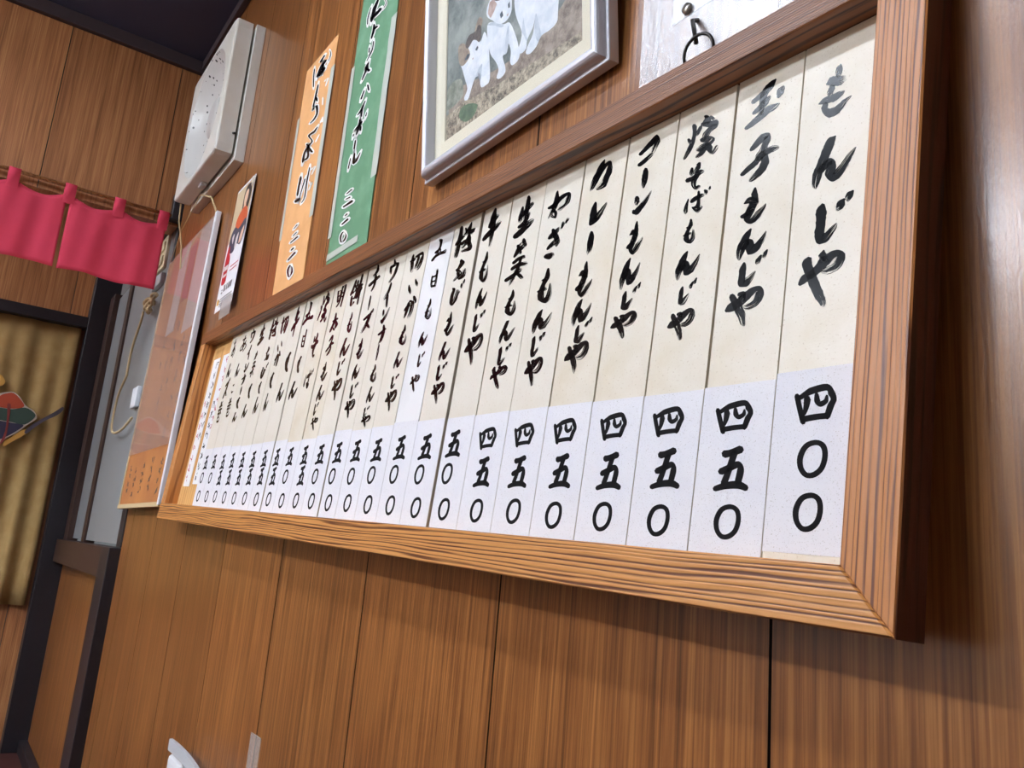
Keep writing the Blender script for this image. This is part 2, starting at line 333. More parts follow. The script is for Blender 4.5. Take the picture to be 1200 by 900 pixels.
GLYPH = {
 'mo1':[[[582,999,627,977],[492,971,672,885],[455,845,620,767]],[[238,694,205,738],[393,622,288,818],[602,580,501,795],[763,609,693,738]],[[311,641,458,562],[241,547,403,461]],[[17,360,0,381],[246,320,160,449],[521,298,423,437],[715,349,632,443],[773,394,745,425]],[[136,336,290,275],[108,220,280,210],[306,31,349,175],[569,0,444,168],[743,64,610,181],[857,159,767,237],[999,243,983,258]]],
 'n1':[[[469,997,494,968],[316,999,473,862],[231,855,423,723],[164,690,358,561],[77,491,272,364],[2,323,214,203],[0,122,156,54],[37,28,133,0]],[[239,283,126,402],[354,366,250,489],[464,410,405,543],[369,461,544,396],[333,352,542,253],[322,208,528,162],[474,30,484,146],[641,44,513,193],[753,139,608,273],[865,291,737,403],[944,435,856,514],[999,565,980,583]]],
 'ji1':[[[106,887,253,813],[0,793,288,682],[17,598,278,520],[28,421,275,343],[12,239,271,179],[115,0,250,137],[370,0,229,172],[486,107,359,224],[574,205,463,297],[618,297,562,343]],[[719,876,777,831],[602,847,779,717],[562,749,705,649]],[[957,999,999,960],[836,979,979,859],[793,892,908,804]]],
 'ya1':[[[96,935,252,867],[41,840,263,822],[146,646,340,666],[260,412,469,440],[404,181,586,216],[516,54,649,78],[570,0,650,6]],[[77,465,0,522],[169,498,50,621],[318,534,202,668],[468,619,342,735],[627,709,463,866],[772,819,683,939],[882,842,862,940],[855,862,999,846],[821,795,989,703],[769,725,892,600],[649,688,727,557],[536,666,587,559]],[[504,999,547,981],[424,934,596,914],[485,823,638,848]]],
 'gyoku':[[[695,999,741,948],[567,979,703,825],[409,873,571,721],[337,663,501,555],[344,456,482,378],[323,299,460,216]],[[200,616,120,727],[334,652,244,776],[516,715,416,852]],[[240,318,177,398],[395,362,300,481],[562,426,430,581],[632,558,575,621]],[[59,0,0,81],[248,28,148,162],[460,103,339,261],[657,180,540,355],[820,214,731,363],[891,286,857,339]],[[897,479,810,554],[981,515,811,672],[999,618,905,710]]],
 'ko2':[[[287,711,206,788],[434,766,310,887],[604,858,490,999],[688,877,700,966],[614,904,761,816],[544,783,704,683],[479,641,647,526],[376,560,561,413]],[[498,514,700,503],[560,400,779,320],[522,276,696,147],[397,172,529,46],[275,76,348,0]],[[76,207,0,285],[241,266,146,367],[455,349,343,456],[582,447,455,579],[743,486,656,614],[914,501,845,629],[999,512,968,592]]],
 'mo':[[[437,999,518,973],[359,870,600,802],[363,721,642,613],[271,546,558,397],[150,351,423,219],[153,159,380,149],[415,0,380,115],[664,37,500,182],[818,138,622,285],[950,289,834,373],[999,396,951,428]],[[111,639,80,674],[305,615,227,780],[460,543,479,726],[621,518,644,617]],[[108,214,0,327],[308,260,177,384],[517,336,330,495]]],
 'n':[[[398,999,461,944],[232,873,426,718],[103,645,368,451],[0,346,257,192],[49,60,189,0]],[[334,303,131,518],[444,457,294,660],[375,528,530,571],[325,417,614,329],[434,86,543,273],[733,101,564,333],[874,296,718,456],[962,497,857,590],[999,704,968,728]]],
 'ji':[[[106,765,217,718],[7,613,248,525],[0,364,241,296],[18,92,253,143],[343,0,207,178],[494,136,311,286],[619,369,565,414]],[[733,878,798,833],[580,758,743,646]],[[950,999,999,966],[814,890,961,792]]],
 'ya':[[[73,861,210,900],[155,666,321,722],[261,448,465,504],[387,201,568,220],[474,0,598,0]],[[70,444,0,550],[215,446,80,660],[419,539,274,745],[636,705,486,905],[784,863,716,999],[834,848,919,949],[800,823,999,725],[755,653,907,508],[647,560,736,402],[522,517,564,407]],[[354,845,319,930],[393,879,482,926],[323,764,559,689]]],
 'yaki':[[[64,618,129,616],[108,519,199,517]],[[379,807,460,745],[293,697,388,625]],[[158,909,291,859],[201,718,304,670],[167,538,283,468],[83,373,196,294],[0,218,69,166]],[[493,999,611,984],[514,939,705,800],[446,857,487,806]],[[658,914,706,945],[770,808,810,834]],[[456,806,446,877],[697,681,662,826],[889,653,908,752],[805,709,900,601],[649,668,749,561],[511,584,671,463],[532,475,646,420]],[[536,387,481,501],[693,367,652,489],[749,400,874,354],[628,362,755,219],[483,334,588,184],[396,304,459,203]],[[596,285,695,199],[480,177,573,86],[385,126,435,65]],[[629,292,754,288],[695,149,832,163],[874,0,844,73],[999,96,928,160]]],
 'so':[[[549,999,791,910],[547,910,775,783],[410,759,561,661]],[[124,405,0,572],[547,413,389,576],[831,519,636,697],[999,548,857,712]],[[631,554,759,464],[343,452,635,307],[385,203,640,180],[658,0,672,103],[877,25,785,126]],[[204,903,358,846],[142,758,388,667]]],
 'ba':[[[122,783,154,759],[32,524,151,443],[0,272,160,176]],[[494,963,571,928],[506,657,622,597],[488,351,634,212],[318,325,512,189],[565,0,516,235],[726,107,634,267]],[[349,550,257,716],[529,611,435,803],[731,668,668,812]],[[749,900,877,867],[799,751,891,728]],[[947,999,985,973],[916,910,999,854]]],
 'ko':[[[136,445,0,584],[390,551,233,712],[699,667,499,873],[908,805,779,999],[756,856,999,716],[665,655,904,497],[635,428,796,326]],[[154,0,30,141],[415,65,268,227],[714,213,596,341]]],
 'bar':[[[149,999,877,853],[0,617,999,413],[151,112,695,0]]],
 'nn':[[[0,944,274,850],[25,691,332,588]],[[9,131,26,337],[298,0,87,300],[522,178,265,420],[781,439,569,613],[999,928,906,999]]],
 'ka':[[[492,999,564,954],[322,899,565,750],[181,691,473,511],[74,528,367,349],[0,237,172,135],[13,116,52,92]],[[197,442,78,554],[462,513,293,655],[657,675,493,820],[755,738,849,862],[731,614,999,489],[628,374,888,218],[510,211,764,7],[329,93,418,0]]],
 're':[[[147,999,339,910],[19,735,405,572],[0,405,445,189],[78,0,123,154],[553,80,291,306],[798,330,543,518],[999,718,914,780]]],
 'ne':[[[286,999,381,959],[247,771,483,649],[188,496,395,362],[84,151,139,113]],[[71,451,0,553],[323,432,183,589],[503,544,351,695],[698,640,590,780],[853,664,944,736],[798,543,999,421],[751,395,847,305],[509,323,614,209]],[[204,300,284,386],[337,225,461,217],[367,94,457,0],[256,198,221,116]]],
 'gi':[[[177,586,55,673],[419,622,210,763],[599,764,493,833]],[[174,827,331,825],[310,613,554,612],[450,469,695,430],[478,374,630,323]],[[181,299,76,369],[383,347,219,459],[619,427,460,539]],[[44,73,0,161],[297,0,149,179],[487,61,377,164]],[[726,776,651,807],[806,856,658,918]],[[904,876,834,912],[999,938,883,999]]],
 'sei':[[[427,999,628,937],[410,828,645,757],[399,595,634,527],[411,388,644,324]],[[193,787,329,742],[86,521,325,445]],[[290,477,167,537],[571,609,396,703],[848,724,710,804]],[[312,243,179,325],[617,311,438,400],[744,498,618,552]],[[213,0,0,130],[484,58,241,201],[811,164,570,306],[999,248,814,359]]],
 'kyo':[[[557,999,717,985],[639,875,824,859]],[[363,661,254,711],[602,754,363,869],[746,825,488,956]],[[328,914,463,903],[447,728,634,713]],[[364,491,254,563],[606,548,514,622],[835,541,769,616]],[[325,351,226,424],[604,383,516,473],[999,348,939,435]],[[589,588,703,550],[508,397,650,347],[394,262,535,210],[249,50,391,0]],[[101,126,0,199],[479,175,353,261],[766,261,657,331]],[[460,266,545,297],[652,149,752,187],[825,59,907,91]]],
 'gyu':[[[426,999,584,950],[295,786,673,680],[375,506,687,424],[428,263,646,204],[475,33,599,0]],[[448,537,239,626],[654,656,376,796],[810,740,688,815]],[[194,209,0,306],[488,306,251,434],[808,397,602,511],[999,508,839,590]]],
 'mo8':[[[436,999,596,970],[372,815,690,747],[214,618,478,559],[77,414,453,349],[141,171,545,143],[713,0,485,101],[999,187,687,252],[869,520,764,538]],[[266,690,189,733],[596,676,437,766]],[[107,381,0,434],[630,390,421,495]]],
 'sakura':[[[116,986,288,920],[104,770,333,677],[75,525,303,427],[48,97,219,27]],[[128,421,0,507],[300,503,129,627],[455,593,339,684]],[[185,456,327,394],[124,59,266,0]],[[402,884,505,868],[499,727,600,712]],[[690,999,755,966],[581,863,765,754],[424,717,550,632]],[[673,638,590,752],[968,612,999,721],[750,657,857,566]],[[634,614,797,536],[563,463,770,340],[380,325,526,223]],[[419,336,317,450],[674,337,659,466],[781,230,953,207],[772,170,933,27],[420,155,478,80]],[[680,529,844,469],[678,280,896,203]]],
 'e':[[[302,877,387,999],[336,920,725,775],[200,642,397,529],[28,558,202,518],[276,392,417,484],[431,336,679,218],[0,95,148,0]],[[175,368,408,353],[438,24,559,151],[913,28,612,207],[999,257,708,383]]],
 'bi':[[[169,698,68,819],[172,774,298,737],[2,546,253,462],[0,197,250,140],[279,0,163,91],[568,181,328,281],[693,519,422,649],[720,480,733,578]],[[716,849,838,811],[700,749,847,704]],[[904,999,999,960],[837,914,979,856]]],
 'go':[[[449,809,350,999],[598,828,556,909]],[[368,903,593,806],[424,613,558,543],[259,353,404,267]],[[270,317,155,424],[532,406,520,500],[500,260,633,214]],[[131,0,0,101],[427,144,292,278],[893,119,764,281],[999,136,846,295]]],
 'me':[[[0,706,224,658],[9,426,263,378],[97,135,411,82]],[[199,607,55,697],[866,644,639,733],[917,925,603,999]],[[602,941,915,874],[682,488,964,428],[687,106,999,40]],[[252,341,158,419],[846,325,753,402]],[[319,40,202,154],[937,0,822,113]]],
 'kiri':[[[79,999,237,921],[54,679,291,570],[115,161,350,60]],[[112,601,0,734],[427,638,289,803]],[[457,746,353,879],[844,787,874,929],[773,590,999,458],[615,142,839,0]],[[537,784,728,670],[487,475,654,373],[425,224,562,139]]],
 'i':[[[599,999,713,980],[654,745,920,701],[809,493,999,462]],[[0,717,123,687],[57,348,356,288],[304,17,420,0]]],
 'kah':[[[354,771,348,890],[478,757,753,734],[504,435,806,331],[439,99,696,0]],[[141,422,0,507],[535,592,266,760]],[[183,745,446,646],[152,418,370,332],[90,116,221,63]],[[594,999,794,975],[722,728,999,696]]],
 'u':[[[342,999,511,973],[411,808,746,758]],[[0,730,298,661],[86,483,347,424]],[[240,653,34,785],[648,682,440,813],[760,776,979,785],[710,581,999,492],[562,295,808,204],[221,79,417,0]]],
 'ii':[[[684,999,999,940],[482,722,862,643],[0,448,341,372]],[[401,534,842,475],[644,40,958,0]]],
 'na':[[[479,999,754,949],[506,689,920,597],[424,286,764,191],[286,60,472,0]],[[229,514,0,624],[999,747,776,857]]],
 'chi':[[[490,999,671,953],[499,839,747,752],[285,678,494,590]],[[215,235,0,344],[723,381,517,491],[999,437,803,548]],[[433,596,685,528],[485,265,685,205],[363,41,481,0]]],
 'zu':[[[175,592,7,685],[877,756,756,889],[491,651,769,553],[273,343,550,243],[0,83,220,0]],[[421,358,646,372],[738,123,961,138]],[[691,925,850,875],[648,842,829,785]],[[842,999,999,949],[804,914,973,861]]],
 'mochi':[[[199,892,379,834],[109,680,289,622],[0,505,180,446]],[[249,731,392,720],[467,525,624,514]],[[256,451,154,522],[448,493,593,491],[411,304,576,237],[153,326,219,263]],[[121,342,302,302],[210,17,375,14],[542,86,421,137]],[[429,842,590,796],[424,728,585,684]],[[702,999,861,951],[658,765,834,714]],[[464,518,364,572],[987,601,835,684]],[[709,220,591,264],[999,486,882,530]],[[582,681,760,633],[613,286,737,254]],[[774,613,949,563],[750,294,907,252],[784,30,906,0]]],
 'aka':[[[0,807,195,764],[150,335,343,294]],[[147,752,48,819],[351,801,522,776],[381,341,561,297]],[[217,522,128,576],[491,538,403,592]],[[295,282,198,347],[519,287,423,351]],[[433,951,626,900],[444,333,623,283],[209,89,333,47]],[[691,867,493,960],[753,999,966,988],[772,712,999,651],[730,39,881,0]],[[672,609,587,674],[955,600,870,665]],[[723,425,627,490],[943,429,848,493]]],
 'ta':[[[317,999,532,941],[283,649,596,552],[0,74,228,0]],[[325,522,137,641],[851,600,689,704]],[[346,626,587,621],[592,370,999,309],[607,223,888,138]],[[359,151,530,147],[494,12,712,8]]],
 'te':[[[350,582,14,646],[903,919,576,999],[0,714,689,604],[0,351,598,287],[295,46,999,0]]],
 'a':[[[126,747,106,845],[601,797,582,894]],[[368,999,489,988],[279,499,415,501],[396,145,515,165]],[[674,670,781,627],[340,239,436,169],[96,190,0,120],[157,369,74,434],[580,471,603,569],[863,303,999,303],[551,53,632,0]]],
 'maki':[[[260,965,352,990],[315,816,418,844]],[[689,999,770,956],[563,855,654,806]],[[129,689,120,776],[855,738,846,825]],[[8,522,0,610],[975,581,967,669]],[[434,935,541,922],[381,609,473,562],[38,422,91,357]],[[584,532,633,600],[943,352,999,428]],[[310,346,303,434],[642,371,695,448],[604,274,661,211],[337,252,348,175]],[[258,390,355,390],[269,8,343,86],[867,0,834,94],[984,178,910,210]]],
 'koh':[[[172,821,158,927],[708,855,756,999],[564,791,648,744]],[[0,246,79,329],[343,0,366,148],[999,118,969,243]]],
 'P4':[[[0,756,97,768],[83,428,179,443],[204,0,298,19]],[[98,639,58,703],[303,747,240,859],[447,801,397,952],[763,861,769,999],[829,726,936,786],[898,584,999,568],[834,440,948,379],[773,145,877,97]],[[247,23,218,150],[571,69,548,189],[845,75,829,194]],[[246,665,381,626],[249,435,347,403],[240,256,292,234]],[[501,747,562,748],[514,550,608,586],[648,419,641,529],[800,514,737,578],[799,663,765,674]]],
 'P5':[[[246,762,187,906],[443,797,379,918],[748,862,665,999]],[[442,868,606,824],[368,621,522,582],[290,378,443,338],[209,197,372,152]],[[201,377,115,491],[441,455,362,570],[678,533,682,646],[683,477,847,473],[638,207,801,182]],[[48,0,0,86],[366,54,321,174],[726,65,730,204],[960,16,999,111]]],
 'P0':[[[594,897,585,999],[793,809,900,867],[865,566,999,555],[791,267,912,211],[578,103,644,3],[355,89,307,0],[185,265,55,233],[153,539,0,573],[303,815,200,901],[594,897,585,999]]],
}
STRIP_TEXT = [
 [["mo1",-566,3114,-306,3517],["n1",-570,2584,-239,2945],["ji1",-516,2144,-235,2468],["ya1",-611,1676,-269,2078]],
 [["gyoku",-517,3318,-169,3664],["ko2",-513,2828,-176,3211],["mo",-468,2466,-237,2757],["n",-479,2194,-211,2419],["ji",-430,1953,-183,2206],["ya",-527,1655,-182,1933]],
 [["yaki",-534,3224,-143,3630],["so",-465,2951,-280,3191],["ba",-454,2728,-172,2925],["mo8",-421,2462,-291,2678],["n",-464,2169,-211,2395],["ji",-390,1928,-212,2132],["ya",-474,1641,-192,1881]],
 [["ko",-476,3425,-214,3682],["bar",-394,3187,-315,3364],["nn",-454,2925,-242,3117],["mo",-473,2539,-278,2853],["n",-513,2230,-268,2504],["ji",-442,2010,-224,2237],["ya",-545,1762,-223,1984]],
 [["ka",-504,3371,-198,3685],["re",-443,3010,-205,3237],["bar",-419,2698,-327,2924],["mo",-498,2263,-262,2620],["n",-492,1988,-224,2235],["ji",-406,1793,-180,2021],["ya",-512,1514,-168,1800]],
 [["ne",-545,3259,-170,3577],["gi",-473,2799,-136,3198],["mo8",-496,2310,-241,2686],["n",-493,2017,-183,2247],["ji1",-452,1758,-243,1992],["ya",-495,1458,-205,1735]],
 [["sei",-495,3214,-141,3684],["kyo",-524,2651,-124,3157],["mo8",-428,2281,-208,2575],["n1",-433,1993,-158,2233],["ji1",-401,1742,-176,1962],["ya1",-484,1476,-179,1736]],
 [["gyu",-534,3271,-176,3741],["mo8",-473,2812,-264,3195],["n",-428,2502,-214,2740],["ji1",-399,2217,-177,2451],["ya",-489,1834,-120,2173]],
 [["sakura",-551,3318,-104,3719],["e",-428,2977,-143,3251],["bi",-425,2652,-129,2945],["mo",-426,2264,-205,2563],["n1",-434,1957,-189,2188],["ji1",-419,1711,-197,1922],["ya",-459,1432,-158,1675]],
 [["go",-491,3414,-119,3706],["me",-393,3013,-219,3250],["mo8",-390,2571,-208,2850],["n",-410,2220,-199,2415],["ji1",-331,1950,-179,2135],["ya1",-422,1626,-194,1849]],
 [["kiri",-491,3392,-95,3647],["i",-393,3058,-106,3241],["kah",-384,2703,-41,2987],["mo8",-366,2316,-140,2593],["n1",-367,2007,-136,2234],["ji1",-340,1729,-146,1916],["ya",-412,1431,-99,1703]],
 [["u",-500,3381,-211,3721],["ii",-503,3001,-311,3355],["nn",-437,2750,-218,2966],["na",-439,2442,-199,2707],["bar",-355,2205,-298,2435],["mo8",-418,1880,-211,2133],["n1",-384,1595,-156,1820],["ji1",-390,1390,-226,1541],["ya",-412,1252,-125,1406]],
 [["chi",-511,3370,-142,3770],["bar",-370,3070,-310,3292],["zu",-443,2724,-125,3044],["mo",-435,2304,-200,2622],["n",-427,1990,-189,2229],["ji1",-373,1715,-138,1937],["ya",-446,1428,-107,1689]],
 [["mochi",-546,3255,-93,3740],["mo8",-382,2801,-201,3133],["n1",-446,2424,-120,2730],["ji1",-420,2136,-188,2383],["ya",-465,1750,-109,2075]],
 [["aka",-478,3345,-134,3717],["ta",-461,2952,-156,3238],["ko2",-441,2533,-162,2868],["mo",-420,2105,-172,2420],["n1",-399,1784,-124,2041],["ji1",-396,1553,-238,1760],["ya1",-395,1307,-131,1513]],
 [["yaki",-525,3168,-97,3744],["so",-528,2585,-247,3009],["ba",-498,2042,-155,2372]],
 [["go",-602,3295,-118,3724],["me",-436,2848,-254,3170],["te",-381,2414,-220,2698],["n1",-463,1927,-112,2240]],
 [["gyu",-520,3156,-202,3740],["te",-410,2498,-184,2858],["n1",-455,1936,-141,2279]],
 [["kiri",-537,3313,-144,3663],["i",-458,2958,-196,3150],["kah",-452,2678,-162,2946],["te",-429,2269,-257,2556],["n1",-458,1812,-260,2149]],
 [["sakura",-535,3317,-97,3725],["e",-453,2869,-213,3151],["bi",-474,2499,-138,2799],["te",-403,2216,-266,2447],["n1",-418,1806,-174,2136]],
 [["sei",-541,3278,-212,3721],["kyo",-591,2616,-331,3153],["te",-388,2184,-207,2471],["n1",-448,1767,-162,2045]],
 [["u",-547,3420,-246,3731],["ii",-464,3057,-284,3352],["nn",-424,2769,-169,2964],["na",-447,2512,-170,2723],["bar",-339,2302,-248,2451],["te",-394,2027,-197,2248],["n1",-402,1723,-148,1926]],
 [["a",-467,3292,-50,3649],["n1",-390,2744,-135,3036],["koh",-374,2384,-229,2584],["maki",-385,1880,-144,2282]],
 [["a",-453,3257,-218,3681],["n1",-428,2799,-168,3121],["zu",-308,2322,-39,2765],["maki",-397,1797,-141,2263]],
]
GREEN_INK = [[[378,4841,477,4766],[278,4784,429,4672],[195,4721,375,4596],[154,4523,300,4427]],[[523,4554,649,4440],[398,4552,522,4437],[187,4560,291,4463]],[[726,4604,771,4584],[795,4494,844,4463],[730,4450,767,4421]],[[89,4819,141,4782],[-5,4674,70,4625],[15,4508,79,4469]],[[336,4319,439,4259],[336,4205,464,4125],[302,4075,393,4015]],[[453,4152,377,4226],[585,4132,511,4205]],[[277,3872,354,3828],[287,3781,348,3746]],[[437,3925,507,3883],[420,3758,490,3712],[247,3636,296,3602]],[[336,3561,410,3512],[238,3520,388,3424],[222,3420,322,3356],[133,3315,203,3269]],[[230,3482,302,3488],[415,3321,510,3329]],[[299,3008,373,2963],[209,2907,308,2848]],[[435,3048,530,3010],[500,2925,603,2884]],[[420,2748,487,2706],[292,2645,377,2590],[161,2601,225,2556]],[[327,2643,407,2604],[330,2500,420,2456]],[[278,2441,378,2394],[275,2345,399,2280],[217,2207,317,2154]],[[198,2277,133,2324],[478,2309,395,2371]],[[78,2245,168,2196],[78,2212,139,2180]],[[376,2267,465,2226],[382,2204,471,2163]],[[582,2460,630,2433],[546,2406,614,2369]],[[205,2068,296,2025],[203,1927,294,1886]],[[97,1769,168,1735],[59,1603,130,1570]],[[247,1809,347,1766],[247,1612,377,1574],[463,1574,373,1630],[581,1691,535,1718]],[[195,1050,152,1083],[425,1051,362,1099]],[[189,951,156,983],[395,918,347,965]],[[148,817,80,872],[347,805,271,868],[541,793,458,863]],[[268,617,222,648],[370,622,302,668]],[[189,483,123,529],[447,496,362,556]],[[262,347,290,312],[128,295,228,257],[202,159,265,166],[401,131,327,172],[455,222,387,240],[262,347,290,312]]]
ORANGE_INK = [[[177,5013,273,4946],[-38,4955,133,4892],[291,4841,441,4779],[66,4832,248,4709],[-98,4689,50,4594]],[[272,4683,420,4573],[27,4659,179,4548]],[[137,4832,273,4759],[174,4643,310,4572]],[[517,4948,568,4924],[581,4822,647,4785],[515,4714,568,4681]],[[-342,4948,-256,4902],[-319,4737,-219,4687],[-234,4486,-149,4446]],[[63,4384,145,4339],[12,4241,135,4174],[-52,3958,58,3899]],[[59,4077,201,4022],[132,3985,247,3941]],[[76,3812,-8,3874],[129,3844,282,3829],[242,3660,376,3592],[121,3578,218,3514],[-65,3575,2,3526]],[[423,3277,494,3231],[252,3253,361,3175],[-62,3280,88,3207],[205,3048,323,2999],[43,3033,167,2958],[-168,2951,-20,2873],[-223,2781,-72,2710]],[[-86,3084,6,3071],[306,2749,428,2733]],[[-6,3017,102,2974],[75,2758,222,2689],[-71,2754,28,2687]],[[-194,2374,-23,2299],[-220,2173,-82,2116],[-232,2039,-82,1979]],[[-155,1822,-286,1919],[3,1823,-79,1885]],[[123,2234,215,2191],[31,2039,111,2003],[-45,1860,35,1826]],[[310,2413,401,2373],[267,2135,372,2091],[280,1817,371,1778],[158,1725,221,1694]],[[-21,1210,-80,1242],[146,1241,80,1278]],[[-10,1050,-67,1083],[185,1074,121,1111]],[[-109,935,-168,972],[300,939,222,989]],[[22,735,-56,780],[150,744,58,798]],[[-74,554,-156,598],[303,603,177,672]],[[26,439,94,396],[-100,350,35,311],[66,160,117,185],[280,197,169,237],[238,326,150,343],[26,439,94,396]]]
ORANGE_FURIGANA = [[[524,4247,471,4289],[628,4272,699,4245],[564,4157,629,4119]],[[493,3871,571,3834],[535,3735,600,3705]],[[652,3289,575,3325],[709,3344,698,3376],[679,3284,739,3248],[646,3292,582,3322]],[[584,3016,645,2981],[471,2949,533,2913]],[[522,2298,464,2340],[649,2325,722,2301],[532,2219,594,2188]],[[449,2051,520,2033],[585,1918,576,1943],[612,2001,672,1970],[484,1903,545,1872]]]
# ------------------------------------------------------------------ room
def plank_wall(name, u0, u1, seams, z0, z1, mat, kind, depth=0.03, at=0.0, facing='-y'):
    """Veneer wall with V-grooves; u runs along the wall, the face is at `at`."""
    us = sorted([s for s in seams if u0 + 0.02 < s < u1 - 0.02])
    g = 0.0013; prof = [(u0, 0.0)]
    for s in us: prof += [(s - g, 0.0), (s - g * 0.4, 0.004), (s + g * 0.4, 0.004), (s + g, 0.0)]
    prof += [(u1, 0.0)]
    mb = MB(); n = len(prof)
    def P(u, d, z): return (u, at + d, z) if facing == '-y' else (at - d, u, z)
    v = [P(u, d, z) for z in (z0, z1) for u, d in prof] + [P(u, depth, z) for z in (z0, z1) for u in (u0, u1)]
    f = [(i, i + 1, n + i + 1, n + i) for i in range(n - 1)]
    b = 2 * n
    f += [(b + 1, b, b + 2, b + 3), tuple(range(n - 1, -1, -1)) + (b, b + 1), tuple(range(n, 2 * n)) + (b + 3, b + 2), (0, n, b + 2, b), (n - 1, b + 1, b + 3, 2 * n - 1)]
    o = obj(name, (v, f), [mat, M['black_wood']], None, [1 if (i % 4) in (1, 2, 3) and i < n - 1 and len(us) else 0 for i in range(len(f))])
    bm = bmesh.new(); bm.from_mesh(o.data); bmesh.ops.recalc_face_normals(bm, faces=bm.faces[:]); bm.to_mesh(o.data); bm.free()
    rnd = random.Random(hash(name) % 1000 if False else len(name) * 7)
    vals = [rnd.random() for _ in range(len(us) + 1)]
    a = o.data.attributes.new('plank', 'FLOAT', 'FACE')
    for i, p in enumerate(o.data.polygons):
        c = p.center[0 if facing == '-y' else 1]
        a.data[i].value = vals[sum(1 for s in us if c > s)]
    tag(o, kind=kind); return o

seams_r = [0.90, 0.57, 0.245, -0.082, -0.412, -0.727, -1.055, -1.385, -1.705, -2.03, -2.345]
plank_wall('wall_right', -2.455, 2.0, seams_r, 0.0, CEIL, M['veneer'], 'structure')
plank_wall('wall_far', -3.75, 0.0, [-0.076, -0.415, -0.76, -1.1, -1.44, -1.78, -2.12], 1.915, CEIL, M['veneer_far'], 'structure', depth=0.10, at=-2.504, facing='+x')
plank_wall('wall_back', -3.75, 0.03, [-0.15, -0.47, -0.8, -1.13, -1.46], 0.0, CEIL, M['veneer_far'], 'structure', depth=0.05, at=-3.86, facing='+x')
plank_wall('wall_left', -3.9, 2.0, [], 0.0, CEIL, M['plaster'], 'structure', at=-3.75)
plank_wall('wall_near', -3.75, 0.03, [], 0.0, CEIL, M['plaster'], 'structure', depth=0.05, at=2.05, facing='+x')
tag(MB().box(-4.0, 2.1, -3.8, 0.06, -0.05, 0.0).build('floor', M['floor']), kind='structure')
tag(MB().box(-4.0, 2.1, -3.8, 0.06, CEIL, CEIL + 0.05).build('ceiling', M['ceiling']), kind='structure')
tag(MB().box(-2.504, -2.482, -3.7, -0.001, CEIL - 0.045, CEIL - 0.001, 0.003).build('trim_1', M['ceiling_trim']), kind='structure')
tag(MB().box(-2.48, 2.0, -0.02, -0.001, CEIL - 0.035, CEIL - 0.001, 0.003).build('trim_2', M['ceiling_trim']), kind='structure')
# alcove beyond the lintel: grey plaster over a sliding screen, dark posts
tag(MB().box(-3.85, -2.456, 0.030, 0.06, 1.60, CEIL).build('wall_alcove', M['grey_wall']), kind='structure')
tag(MB().box(-2.528, -2.457, -0.004, 0.04, 0.862, 1.60, 0.003).build('trim_7', M['black_wood']), kind='structure')
tag(MB().box(-2.605, -2.457, -0.032, 0.04, 0.0, 0.86, 0.003).build('trim_3', M['black_wood']), kind='structure')
tag(MB().box(-3.855, -3.775, -0.078, 0.035, 0.0, 2.05, 0.003).build('trim_4', M['black_wood']), kind='structure')
tag(MB().box(-3.774, -3.66, -0.006, 0.035, 0.86, 1.95, 0.002).build('trim_5', M['dark_wood']), kind='structure')
tag(MB().box(-3.852, -3.78, -3.0, -0.08, 1.795, 1.845, 0.003).build('trim_6', M['black_wood']), kind='structure')
win = empty('window_1', loc=(0, 0, 0)); tag(win, kind='structure')
MB().box(-3.66, -3.275, 0.0165, 0.0225, 0.87, 1.93).build('pane', M['frosted'], win)
MB().box(-3.21, -2.53, 0.004, 0.010, 0.87, 1.93).build('pane', M['frosted'], win)
MB().box(-3.275, -3.205, -0.004, 0.034, 0.86, 1.95, 0.002).build('stile', M['dark_wood'], win)
MB().box(-3.774, -2.606, -0.03, 0.036, 0.765, 0.86, 0.004).build('sill', M['dark_wood'], win)
plank_wall('wall_alcove_lower', -3.774, -2.566, [], 0.0, 0.764, M['veneer'], 'structure', at=0.012)
tag(MB().box(-3.774, -2.566, -0.02, 0.011, 0.0, 0.05, 0.003).build('baseboard_alcove', M['black_wood']), kind='structure')
tag(MB().box(-2.455, 2.0, -0.016, -0.001, 0.0, 0.06, 0.003).build('baseboard_right', M['black_wood']), kind='structure')

# ceiling lamps (fluorescent battens, above the frame; one added as fill)
def batten(x, y, power, label, half=0.0):
    t = empty('ceiling_light', loc=(x, y, CEIL - 0.06)); tag(t, label, 'ceiling light')
    h = MB().box(-0.62, 0.62, -0.06, 0.06, 0.02, 0.059, 0.008).build('housing', M['white_plastic'], t)
    tm = glow('lamp_tube', (232, 242, 255), power * 1.0)
    for s in (-1, 1):
        MB().tube([(-0.58, s * 0.035, 0.0), (0.58, s * 0.035, 0.0)], 0.013, 12).build('lamp_tube', tm, t, True)
        MB().box(s * 0.60 - 0.012, s * 0.60 + 0.012, -0.055, 0.055, -0.015, 0.02, 0.003).build('end_cap', M['white_plastic'], t)
    a = D.lights.new('lamp_light', 'AREA'); a.shape = 'RECTANGLE'; a.size = 1.15; a.size_y = 0.09; a.energy = power * 0.14; a.color = (0.82, 0.89, 1.0)
    lo = D.objects.new('lamp_light', a); COL.objects.link(lo); lo.parent = t; lo.location = (0, 0, -0.018)
batten(label='white twin-tube ceiling light nearest the menu wall', **LAMP_A)
batten(label='white twin-tube ceiling light over the middle of the room', **LAMP_B)
batten(label='added twin-tube fill light along the far side of the room', **FILL_C)
batten(label='white twin-tube ceiling light in the entrance beyond the lintel', **LAMP_D)

